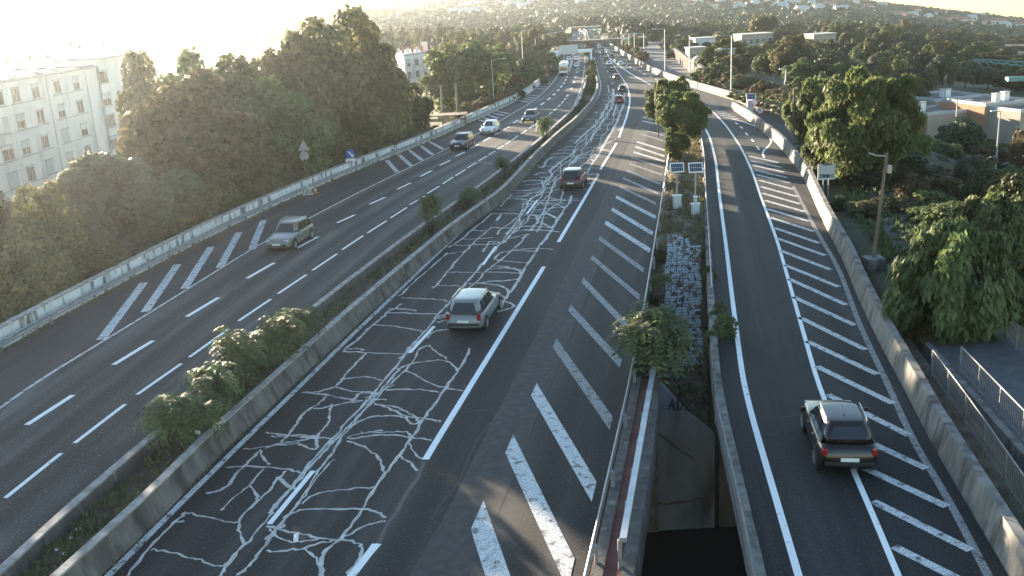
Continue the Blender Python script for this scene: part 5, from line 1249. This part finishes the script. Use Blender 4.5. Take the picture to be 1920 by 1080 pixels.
tree_px('olive', 35, 430, 90, 45.5, 'dark bushy tree at the left border next to the parapet', lift=.0)
tree_px('mid2', 352, 100, 90, 92, 'tall tree filling the skyline gap right of the apartment block end')
tree_px('olive', 482, 78, 66, 97, 'tree on the left flank of the tallest left tree, seen against the sky')
tree_px('olive', 300, 150, 66, 95, 'added tree hidden behind the broad hazy tree, blocking the low sun')  # added behind the others to close a gap for the low sun
tree_px('olive', -150, 235, 110, 58, 'added tall tree outside the left border, shading the near road', lift=.0)  # added out of frame to keep sun off the near road
tree_px('olive2', -330, 190, 130, 60, 'added unseen tree farther outside the left border, shading the near road', lift=.0)  # unseen, added as a second sun blocker for the foreground
tree_px('mid', 660, 205, 70, 93, 'low tree behind the blue arrow sign', lift=.0)
tree_px('olive', 310, 330, 110, 61, 'low spreading tree behind the middle of the parapet', lift=.0)
tree_px('olive2', 130, 420, 90, 53, 'low spreading tree behind the left part of the parapet', lift=.0)
tree_px('mid2', 722, 218, 50, 100, 'low tree between the arrow sign and the timber deck', lift=.0)
for i, (cx, top, hw, Y, k) in enumerate([(10, 590, 50, 43.5, 'shrub'), (85, 560, 42, 46.5, 'shrub_o'), (170, 510, 45, 50, 'shrub'), (250, 465, 50, 55, 'shrub_o'), (330, 428, 48, 60, 'shrub'), (400, 398, 45, 65, 'shrub_o'), (440, 352, 24, 69.5, 'shrub'), (500, 352, 45, 73, 'shrub_r'), (560, 322, 40, 79, 'shrub'), (620, 292, 36, 84, 'shrub_o'), (690, 262, 36, 92, 'shrub'), (745, 240, 34, 100, 'shrub_o')]):
    tree_px(k, cx, top, hw, Y, ['first','second','third','fourth','fifth','sixth','seventh','eighth','ninth','tenth','eleventh','twelfth'][i] + ' bushy shrub from the left border along the back of the left parapet', 'shrubs behind the left parapet', name='shrub', cat='shrub', lift=0, zb=at(cx, top, Y).z - max(2.5, 2 * hw / pxm(Y)))
# beyond the parapet, further on
tree_px('plane', 866, 56, 78, 150, 'large round plane tree standing clear above the timber deck')
tree_px('plane', 925, 68, 42, 166, 'smaller bright tree touching the right side of the plane tree')
tree_px('rust', 938, 108, 38, 158, 'brownish tree between the plane tree and the roadside lamp post', lift=.0)
tree_px('mid', 975, 108, 34, 178, 'green tree behind the tall lamp post on the left')
tree_px('dark', 962, 158, 22, 146, 'dark bush overhanging the parapet where it bends', name='shrub', cat='shrub', lift=0, zb=-.6)
tree_px('mid2', 998, 122, 26, 176, 'small tree left of the parapet bend', lift=0)
tree_px('mid', 1022, 90, 24, 205, 'small tree just left of the gantry leg', lift=0)
for i, (cx, top, hw, Y, k) in enumerate([(1028, 122, 18, 190, 'shrub_o'), (1010, 138, 20, 172, 'shrub'), (985, 148, 18, 160, 'shrub_o'), (945, 168, 18, 142, 'shrub_r'), (905, 180, 22, 132, 'shrub_r'), (870, 192, 22, 126, 'shrub_o'), (800, 232, 26, 112, 'shrub_r'), (775, 230, 26, 108, 'shrub_o')]):
    tree_px(k, cx, top, hw, Y, ['first','second','third','fourth','fifth','sixth','seventh','eighth','ninth','tenth','eleventh','twelfth'][i] + ' low shrub on the bank behind the far left parapet, counted from the gantry', 'shrubs on the far left bank', name='shrub', cat='shrub', lift=0)
WL = 'leafy tree in the wood beyond the left carriageway'
for row, (Y, dy, x0, x1, st, hw) in enumerate([(330, 0, 660, 1060, 22, 17), (285, 6, 690, 1052, 24, 19), (245, 16, 715, 1050, 26, 21), (215, 30, 760, 1040, 30, 22)]):
    x = x0
    while x < x1:
        ty = np.interp(x, [660, 720, 800, 860, 930, 1000, 1060], [58, 52, 48, 46, 50, 40, 58]) + dy + rt.uniform(-5, 6)
        k = rt.choice(['mid', 'olive', 'pine', 'mid2', 'olive2', 'dark'])
        if Y > 300 or not 705 < x < 808: tree_px(k, x, ty, hw * rt.uniform(.85, 1.2), Y + rt.uniform(-10, 10), wood_label(k, row, ['rearmost', 'second', 'third', 'front'], x, [(740, 'above the small white block'), (800, 'left of the plane tree'), (930, 'behind the plane tree'), (1000, 'behind the tall left lamp posts'), (9999, 'beside the gantry')], 'left wood'), 'trees of the left wood')
        x += st * rt.uniform(.8, 1.2)
# island trees
tree_px('upright', 1262, 128, 40, 97, 'rear crown of the dark leafy trees on the central island', zb=.0, lift=.12)
tree_px('upright', 1278, 158, 50, 89, 'front leafy tree on the central island behind the solar panels', zb=.0, lift=.18)
tree_px('mid', 1233, 150, 26, 99, 'leftmost dark tree on the central island overhanging the merge', zb=.0, lift=.25)
tree_px('upright', 1268, 235, 22, 84, 'low leafy growth round the trunk of the island tree', zb=.0, name='shrub', cat='shrub', lift=0)
# right: big tree, willow, hedge
tree_px('upright', 1630, 100, 100, 68, 'big upright-twigged green tree right of the slip road wall', lift=.05)
tree_px('upright', 1545, 122, 52, 84, 'lighter green tree left behind the big right tree', lift=.05)
tree_px('upright', 1512, 150, 40, 92, 'small leafy tree at the end of the slip road hedge', lift=.0)
tree_px('mid', 1600, 290, 42, 71, 'bushy growth at the foot of the big right tree behind the sign', lift=.0)
tree_px('upright', 1578, 185, 60, 72, 'left shoulder of the big upright-twigged tree beside the sign', lift=.0)
tree_px('upright', 1690, 185, 56, 73, 'right shoulder of the big upright-twigged tree above the footpath', lift=.0)
tree_px('dark', 1658, 262, 80, 69, 'dense dark growth low in front of the big tree trunk', lift=.0)
tree_px('dark', 1665, 290, 85, 69, 'dark dense tree filling the gap below the big right tree', lift=.0)
tree_px('willow', 1795, 385, 112, 38, 'drooping dark green bush beside the footbridge railing', zb=-1.4, lift=.0)
tree_px('willow', 1872, 345, 85, 46, 'tall bush at the right border behind the drooping bush', lift=.0)
tree_px('mid', 1905, 318, 60, 54, 'bright bush at the right border below the parked cars', lift=.0)
tree_px('willow', 1850, 470, 80, 41, 'dark bush hanging over the footbridge', zb=-3, lift=.0)
tree_px('shrub_r', 1735, 610, 42, 37.5, 'reddish dry bush at the end of the verge railing', zb=-.6, name='shrub', cat='shrub', lift=0)
tree_px('dark', 1802, 212, 46, 104, 'round dark tree in front of the low beige house', lift=.0)
tree_px('mid2', 1752, 262, 38, 92, 'grey-green shrubby tree left of the slim lamp post', lift=.0)
tree_px('dark', 1720, 300, 52, 78, 'dark bush above the footpath bend', lift=.0)
tree_px('rust', 1922, 222, 26, 92, 'golden tree cut by the right border before the houses', lift=.0)
tree_px('grey', 1833, 283, 40, 84, 'grey-green bush below the street lamp', lift=.0)
for i, (cx, top, hw, Y, k) in enumerate(sorted([(1905, 305, 50, 62, 'shrub'), (1850, 310, 45, 66, 'shrub'), (1780, 330, 45, 70, 'shrub_o'), (1625, 390, 38, 60, 'shrub_o'), (1575, 375, 22, 62, 'shrub'), (1725, 430, 30, 52, 'shrub'), (1880, 575, 50, 41, 'shrub'), (1760, 470, 40, 46, 'shrub'), (1700, 370, 34, 60, 'shrub_o'), (1735, 385, 36, 57, 'shrub'), (1660, 395, 30, 61, 'shrub'), (1790, 400, 40, 54, 'shrub_o'), (1905, 480, 45, 44, 'shrub'), (1915, 560, 45, 40, 'shrub_o')])):
    tree_px(k, cx, top, hw, Y, ORDS[i] + ' leafy shrub from the left in the dark hollow right of the slip road', 'shrubs right of the slip road', name='shrub', cat='shrub', lift=0)
for i in range(34):
    y = rt.uniform(52, 104); x = c_rw(min(y, 100)) + rt.uniform(6, 34)
    plant_tree(rt.choice(['shrub', 'shrub_o', 'shrub', 'shrub_r']), x, y, ground_z(x, y) - .1, rt.uniform(2.2, 4.2), rt.uniform(1.2, 2.8), 'scrub bush in the hollow between the big right tree and the terraced houses', 'scrub in the right-hand hollow', 'shrub', 'shrub')
HG = 'brown-green hedge bush behind the sunlit right-hand barrier'
for i in range(26):
    f = i / 25; cx = 1312 + f * 245; top = 126 + f * 66 + rt.uniform(-9, 9); Y = c_w2.y1 + 8 - f * 46 + rt.uniform(0, 9)
    tree_px(rt.choice(['shrub', 'shrub_o', 'shrub_r', 'shrub_o']), cx, top, 19 + 8 * f, Y, HG, 'hedge bushes behind the right barrier', name='shrub', cat='shrub', lift=0)
for i in range(12):
    f = i / 11; cx = 1375 + f * 150; Y = 128 - f * 30
    tree_px('shrub', cx, 180 + f * 46, 14, Y, ORDS[i] + ' low ivy clump from the left behind the sunlit right-hand barrier', 'ivy along the right barrier', name='ivy', cat='ivy', lift=0, zb=.2)
for i, (cx, top, hw, Y, k) in enumerate([(1192, 66, 20, 262, 'mid'), (1186, 82, 12, 245, 'olive'), (1222, 62, 22, 300, 'dark'), (1262, 66, 24, 240, 'dark'), (1284, 70, 24, 222, 'mid2'), (1262, 92, 16, 215, 'dark'), (1298, 95, 16, 196, 'dark'), (1338, 82, 34, 168, 'mid'), (1372, 100, 30, 160, 'olive'), (1345, 112, 26, 152, 'mid2')]):
    tree_px(k, cx, top, hw, Y, ['first', 'second', 'third', 'fourth', 'fifth', 'sixth', 'seventh', 'eighth', 'ninth', 'tenth'][i] + ' tree beside the side road, counted from the overbridge', 'trees beside the side road', lift=.02)
for i in range(22):
    y = 152 + i * 8.0; x = c_fb(y) + 2.2 + rt.uniform(0, 1.2)
    if x > sr_c(min(y, 300)) - 4.5 and y < 300: x = sr_c(y) - 4.5
    if x < c_fb(y) + 1.2: x = sr_c(min(y, 300)) + 5.5
    plant_tree(rt.choice(['shrub', 'shrub_o', 'shrub_r', 'shrub_o']), x, y, ground_z(x, y), rt.uniform(1.8, 3.2), rt.uniform(1.4, 3.4), 'scrubby bush between the far right barrier and the side road', 'scrub along the far right barrier', 'shrub', 'shrub')
# right wood, rows from back to front
WR = 'leafy tree in the broad wood beyond the slip road'
tree_px('pine', 1432, 24, 24, 300, 'tall golden-green pine standing above the right wood')
tree_px('cedar', 1556, 82, 52, 150, 'dark spreading cedar in the middle of the right wood')
tree_px('cedar', 1700, 100, 45, 140, 'dark layered tree above the beige terrace')
tree_px('olive2', 1492, 66, 40, 165, 'olive tree just left of the dark cedar')
for row, (Y, dy, x0, x1, st, hw) in enumerate([(420, -6, 1150, 1960, 21, 15), (340, 4, 1190, 1960, 24, 18), (270, 14, 1215, 1970, 27, 21), (215, 26, 1300, 1980, 32, 25), (175, 44, 1330, 1985, 37, 30), (148, 66, 1345, 1740, 38, 28), (132, 92, 1350, 1720, 36, 25)]):
    x = x0
    while x < x1:
        ty = np.interp(x, [1150, 1250, 1330, 1420, 1520, 1600, 1700, 1800, 1920], [52, 46, 44, 46, 44, 40, 48, 60, 82]) + dy + rt.uniform(-6, 8)
        yy = Y + rt.uniform(-10, 10); p = at(x, ty, yy); cl, cr = corridor(yy)
        k = rt.choice(['mid', 'olive', 'dark', 'mid2', 'olive2', 'mid', 'grey'])
        if p.x > cr + 1: tree_px(k, x, ty, hw * rt.uniform(.85, 1.25), yy, wood_label(k, row, ['rearmost', 'second', 'third', 'fourth', 'fifth', 'sixth', 'front'], x, [(1300, 'behind the side road'), (1400, 'behind the pale lamp post'), (1470, 'under the lone pine'), (1600, 'near the dark cedar'), (1720, 'above the big right tree'), (1830, 'above the terrace houses'), (9999, 'near the right border')], 'right wood'), 'trees of the right wood', lift=.03)
        x += st * rt.uniform(.8, 1.2)
P_, Nn, S_ = [], [], []; rh = np.random.default_rng(6)
for i in range(1560):
    px_ = rh.uniform(560, 1990); Y = rh.uniform(455, YB) if i < 1350 else rh.uniform(300, 455)
    if i >= 1350: px_ = rh.uniform(1138, 1235)
    ty = np.interp(px_, [560, 640, 960, 1100, 1280, 1600, 1760, 1920], [64, 60, 54, 50, 48, 46, 62, 84]) + rh.uniform(-7, 6); p = at(px_, ty + (0 if i < 1350 else rh.uniform(0, 22)), Y); z = ground_z(p.x, Y); cl, cr = corridor(FAR)
    if i >= 1350 and (p.x < c_fb(Y) + 3 or abs(p.x - sr_c(min(Y, 300))) < 5 and Y < 310): continue
    if Y < FAR + 12 and cl - 3 < p.x < c_fb(FAR) + 3: continue
    h = min(13, max(5, p.z - z)); s = rh.uniform(2.2, 3.6); q = 60; d = rh.normal(size=(q, 3)); d /= np.linalg.norm(d, axis=1, keepdims=True)
    P_.append(np.array([p.x, Y, z + h * .55]) + d * np.array([s, s, h * .48])); Nn.append(d + rh.normal(size=(q, 3)) * .45); S_.append(rh.uniform(.8, 1.6, q))
me = leaf_mesh('far_wood', np.concatenate(P_), np.concatenate(Nn), np.concatenate(S_), M['hillleaf'], 1.3, None, rh)
tag(link('far_wood', me), 'far-off wood at the foot of the hillside behind the toll plaza', None, None, 'stuff')

# pinnate-leaved sumac bushes
def sumac_mesh(seed, nst, nfr, rad, hgt, fl=.75):
    r = np.random.default_rng(seed); P, Nn, T, S = [], [], [], []; st = MB()
    for s in range(nst):
        a = r.uniform(0, 6.28); d = rad * .55 * math.sqrt(r.random()); top = Vector((math.cos(a) * d, math.sin(a) * d, hgt * r.uniform(.55, .92)))
        st.tube([(top.x * .3, top.y * .3, -.1), (top.x * .7, top.y * .7, top.z * .5), tuple(top)], [.03, .022, .012], 5)
        for f in range(nfr):
            b = 2.4 * f + r.uniform(0, .8); up = r.uniform(.15, .9); z0 = top.z * (1 - .35 * (f / nfr) * r.random())
            base = np.array([top.x * z0 / top.z, top.y * z0 / top.z, z0]); dh = np.array([math.cos(b), math.sin(b), 0])
            L_ = fl * r.uniform(.7, 1.15); n = 9
            prev = None
            for i in range(1, n + 1):
                t = i / n; pt_ = base + dh * L_ * t * .95 + np.array([0, 0, L_ * (up * t - .75 * t * t)])
                tan = dh * .95 + np.array([0, 0, up - 1.5 * t]); tan /= np.linalg.norm(tan)
                sd = np.cross(tan, [0, 0, 1.0]); sd /= np.linalg.norm(sd); nn = np.cross(sd, tan)
                ll = L_ * .30 * (1 - .55 * abs(t - .45))
                for q in (1, -1):
                    dd = sd * q * .93 + tan * .35 - np.array([0, 0, .25]); P.append(pt_ + dd * ll * .5); Nn.append(nn + r.normal(size=3) * .12); T.append(dd * 3); S.append(ll)
    P, Nn, T, S = map(np.array, (P, Nn, T, S))
    me = leaf_mesh('foliage', P, Nn, S * .36, M['leaf_sumac'], 2.8, T * 4, r)
    return me, st.mesh('stem', M['bark'])
SM = [sumac_mesh(31, 12, 10, 1.3, 1.6, 1.05), sumac_mesh(32, 13, 10, 1.3, 1.5, 1.0), sumac_mesh(33, 11, 10, 1.1, 1.7, .95)]
def sumac(px, py, zb, width, height, label, v=0, group=None):
    x, y = G(px, py, zb); me, stm = SM[v % 3]
    t = thing('sumac_bush', label, 'bush', (x, y, zb), rt.uniform(0, 6), group)
    for nm, m_ in (('foliage', me), ('stem', stm)):
        o = link(nm, m_, t); o.scale = (width / 2.8, width / 2.8, height / 1.75)
sumac(352, 842, .25, 2.5, 2.3, 'nearest feathery sumac bush in the median by the white plate', 0)
sumac(405, 788, .25, 2.4, 2.4, 'second feathery sumac bush from the front in the median', 1)
sumac(462, 738, .25, 2.5, 2.5, 'third feathery sumac bush from the front in the median', 2)
sumac(520, 690, .25, 2.4, 2.4, 'fourth feathery sumac bush from the front in the median', 0)
sumac(570, 646, .25, 2.1, 2.0, 'last of the row of feathery sumac bushes, beside the oncoming lanes', 1)
sumac(808, 436, .25, 1.9, 2.6, 'pointed lone sumac in the median left of the silver estate', 2)
sumac(878, 388, .25, 1.9, 1.6, 'small sumac on the median just beyond the pointed one', 0)
sumac(944, 326, .25, 1.9, 1.7, 'small bush on the median wall left of the brown off-roader', 1)
sumac(1020, 266, .25, 2.1, 2.6, 'leafy sapling on the median near the white oncoming car', 2)
sumac(1228, 712, .0, 3.4, 2.9, 'dense bright bush growing over the bridge rails at the gap', 1)
sumac(1236, 690, .0, 2.8, 2.7, 'upper part of the bright bush behind the bridge rails', 2)
sumac(1236, 545, .0, 1.1, 1.0, 'small weed bush against the guardrail left of the paved slope', 0)
for i, (a, b, wd, h) in enumerate([(1232, 590, 1.0, .7), (1228, 520, .9, .7), (1240, 470, .8, .6), (1352, 742, 1.6, 1.2), (1345, 700, 1.0, .9), (1325, 560, .8, .6), (1330, 610, .9, .7)]):
    x, y = G(a, b, island_z(0, 45) if a > 1300 else 0); plant_tree('shrub', x, y, ground_z(x, y) + .1 if a < 1300 else -1.2, wd, h + (1.2 if a > 1300 else .3), ORDS[i] + ' low weedy clump counted round the paved slope of the island', 'weeds on the island slope', 'weed_clump', 'weeds')
for i, (a, b, hw, h) in enumerate([(1075, 212, .7, 1.0), (1090, 200, .8, 1.2), (1098, 176, .9, 1.6), (1104, 160, 1.0, 2.0), (1108, 146, 1.3, 2.4), (1107, 132, 1.3, 2.2), (1110, 108, 1.4, 2.4), (1106, 95, 1.6, 2.8)]):
    x, y = G(a, b, .3); x = (c_mlt(y) + c_mrt(y)) / 2
    plant_tree('shrub', x, y, .2, 2 * hw, h, ORDS[i] + ' rounded green shrub from the near end in the far part of the median', 'shrubs along the far median', 'shrub', 'shrub')
# grass and weeds in the median, on the island and along kerbs (uncountable)
def tufts(name, label, pts, hgt, mat, seed):
    r = np.random.default_rng(seed); pts = np.array(pts); n = len(pts) * 7
    b = np.repeat(pts, 7, 0) + r.normal(size=(n, 3)) * np.array([.09, .09, 0]); h = hgt * r.uniform(.5, 1.4, n)
    tg = np.stack([r.normal(size=n) * .5, r.normal(size=n) * .5, np.ones(n)], 1); nr = np.stack([r.normal(size=n), r.normal(size=n), np.full(n, .2)], 1)
    b[:, 2] += h * .45
    me = leaf_mesh(name, b, nr, h * .30, mat, 3.4, tg * 3, r); return tag(link(name, me), label, None, None, 'stuff')
rg = random.Random(8); pts = []
for i in range(2600):
    y = 9 + 190 * rg.random() ** 1.5; f = rg.random(); x = c_mlt(y) * (1 - f) + c_mrt(y) * f
    if rg.random() < .25 + .75 * (0.5 + .5 * math.sin(y * .35)): pts.append((x, y, .22))
tufts('median_weeds', 'low weeds and dry grass growing in the soil of the median', pts, .26, M['leaf_olive'], 1)
pts = []
for i in range(1500):
    y = 35 + 68 * rg.random(); f = rg.random(); x = (c_rail(y) + .2) * (1 - f) + (c_rl(y) - 1.2) * f
    pts.append((x, y, island_z(x, y) + .05))
tufts('island_grass', 'dry grass and weeds on the island between the roads', pts, .22, M['leaf_rust'], 2)
pts = []
for i in range(1800):
    y = 14 + 110 * rg.random() ** 1.3; q = rg.random()
    if q < .2:
        if math.sin(y * .9) > -.2: pts.append((c_mrt(y) + .38 + rg.uniform(-.03, .03), y, .0))
    elif q < .7: pts.append((c_wall(y) + rg.uniform(0, .35), y, .0))
    else: pts.append((c_rw(min(y, 90)) + rg.uniform(.7, 3.8), min(y, 90), -.05 if y < 38 else -.12))
tufts('kerb_weeds', 'thin weeds along the foot of the barriers', pts, .12, M['leaf_olive'], 3)
pts = []
for i in range(5000):
    y = 40 + 100 * rg.random(); cl, cr = corridor(y); x = cr + 26 * rg.random() ** 1.4 - 2; pts.append((x, y, ground_z(x, y)))
tufts('verge_grass', 'rough grass on the bank right of the slip road', pts, .45, M['leaf_mid'], 4)

# ------------------------------------------------------------------ far hillside
def hill_hit(px, py):
    d = ray(px, py); Y = YB - 60
    while Y < YT + 40:
        p = at(px, py, Y)
        if p.z <= ground_z(p.x, Y): return (p.x, Y, ground_z(p.x, Y))
        Y += 6
    return None
rh = np.random.default_rng(5)
n = 15000
yy = YB - 40 + (YT + 30 - YB + 40) * rh.random(n) ** .8; uu = rh.uniform(-.52, .66, n)
P_, Nn, S_ = [], [], []
for Y, u in zip(yy, uu):
    X = u * Y; z = ground_z(X, Y); s = rh.uniform(2.0, 4.6); q = 13
    d = rh.normal(size=(q, 3)); d /= np.linalg.norm(d, axis=1, keepdims=True); d[:, 2] = np.abs(d[:, 2]) * .9
    P_.append(np.array([X, Y, z + s * .7]) + d * s * np.array([.8, .8, 1.0])); Nn.append(d + rh.normal(size=(q, 3)) * .4); S_.append(np.full(q, s * .8) * rh.uniform(.6, 1.2, q))
me = leaf_mesh('hillside_wood', np.concatenate(P_), np.concatenate(Nn), np.concatenate(S_), M['hillleaf'], 1.3, None, rh)
tag(link('hillside_wood', me), 'continuous wood covering the far hillside', None, None, 'stuff')
HL_ = 'small pale house among the trees on the far hillside'
hp = [(705, 28), (725, 24), (780, 23), (800, 30), (850, 14), (872, 20), (893, 17), (905, 24), (930, 18), (945, 13), (960, 20), (985, 22), (1000, 12), (1012, 24), (1035, 10), (1050, 18), (1075, 8), (1090, 14), (1120, 6), (1150, 9), (1185, 12), (1210, 5), (1240, 10), (1303, 14), (1322, 6), (1349, 16), (1362, 8), (1376, 18), (1395, 8), (1413, 19), (1440, 10), (1520, 17), (1530, 28), (1552, 20), (1575, 30), (1600, 14), (1625, 24), (1650, 18), (1712, 30), (1737, 43), (1760, 34), (1787, 46), (1803, 50), (1818, 45), (1838, 37), (1850, 52), (1872, 52), (1880, 60), (1893, 48), (1905, 58), (1290, 22), (1460, 24), (1500, 32), (1700, 46), (1765, 52), (865, 9), (915, 8), (1335, 24), (1385, 28)]
rr = random.Random(3); PH = {}
def hill_house(px, py, wd, label, group, red=True):
    h = hill_hit(px, py + 2)
    if not h: return
    key = ('r' if red else 'f', round(wd / 3))
    t = thing('hill_house', label, 'house', (h[0], h[1] - 3, h[2] + .5), rr.uniform(-.5, .5), group)
    if key not in PH:
        w_, d_, hh = wd, wd * .7, 6.0
        a = MB().box((0, 0, -4), (w_, d_, hh + 4)).mesh('wall', M['housewhite'])
        b = MB().add([(-w_ / 2 - .3, -d_ / 2 - .3, hh + .01), (w_ / 2 + .3, -d_ / 2 - .3, hh + .01), (w_ / 2 + .3, d_ / 2 + .3, hh + .01), (-w_ / 2 - .3, d_ / 2 + .3, hh + .01), (-w_ / 2 + 1, 0, hh + 2.2), (w_ / 2 - 1, 0, hh + 2.2)], [(0, 1, 5, 4), (1, 2, 5), (2, 3, 4, 5), (3, 0, 4), (3, 2, 1, 0)]).mesh('roof', M['tile'] if red else M['plaster_band'])
        c = MB()
        for i in range(3): c.box((w_ * (i - 1) * .3, -d_ / 2 - .02, hh - 2.3), (w_ * .14, .06, 1.4))
        PH[key] = (a, b, MB().box((0, 0, 0), (w_ * .14, .06, 1.4)).mesh('window', M['glass']), w_, d_, hh)
    a, b, c, w_, d_, hh = PH[key]
    link('wall', a, t); link('roof', b, t)
    for i in range(3):
        o = link('window', c, t); o.location = (w_ * (i - 1) * .3, -d_ / 2 - .02, hh - 2.3)
for a, b in hp: hill_house(a, b, rr.choice([7, 9, 10, 12]), HL_, 'houses on the far hillside', rr.random() < .6)
hill_house(870, 35, 22, 'long white building on the terrace of the far left hillside', None, False)
hill_house(1483, 15, 14, 'tall white house standing out in the middle of the far hillside', None, False)
hill_house(1680, 38, 15, 'white farmhouse with a red roof on the far right hillside', None, True)
hill_house(1702, 40, 13, 'white annex beside the red-roofed farmhouse on the far right hillside', None, False)

# ------------------------------------------------------------------ haze
M['haze'] = bpy.data.materials.new('haze'); M['haze'].use_nodes = True
hn = M['haze'].node_tree.nodes; hn.clear(); ho = hn.new('ShaderNodeOutputMaterial'); hv = hn.new('ShaderNodeVolumePrincipled')
hv.inputs['Color'].default_value = (.86, .93, 1.0, 1); hv.inputs['Density'].default_value = 0.00013; hv.inputs['Anisotropy'].default_value = 0.8
M['haze'].node_tree.links.new(hv.outputs[0], ho.inputs['Volume'])
zs = [v[2] for v in gb.v]; xs = [v[0] for v in gb.v]; ys_ = [v[1] for v in gb.v]
zlo, zhi = min(zs) - 1.5, max(max(zs) + 14, 26)
x0, x1, y0_, y1_ = min(xs) - 5, max(xs) + 5, min(ys_) - 5, max(ys_) + 5
hz_ = MB().box(((x0 + x1) / 2, (y0_ + y1_) / 2, zlo), (x1 - x0, y1_ - y0_, zhi - zlo)).build('haze', M['haze']); tag(hz_, 'thin pale haze in the air over the whole valley', None, None, 'stuff')
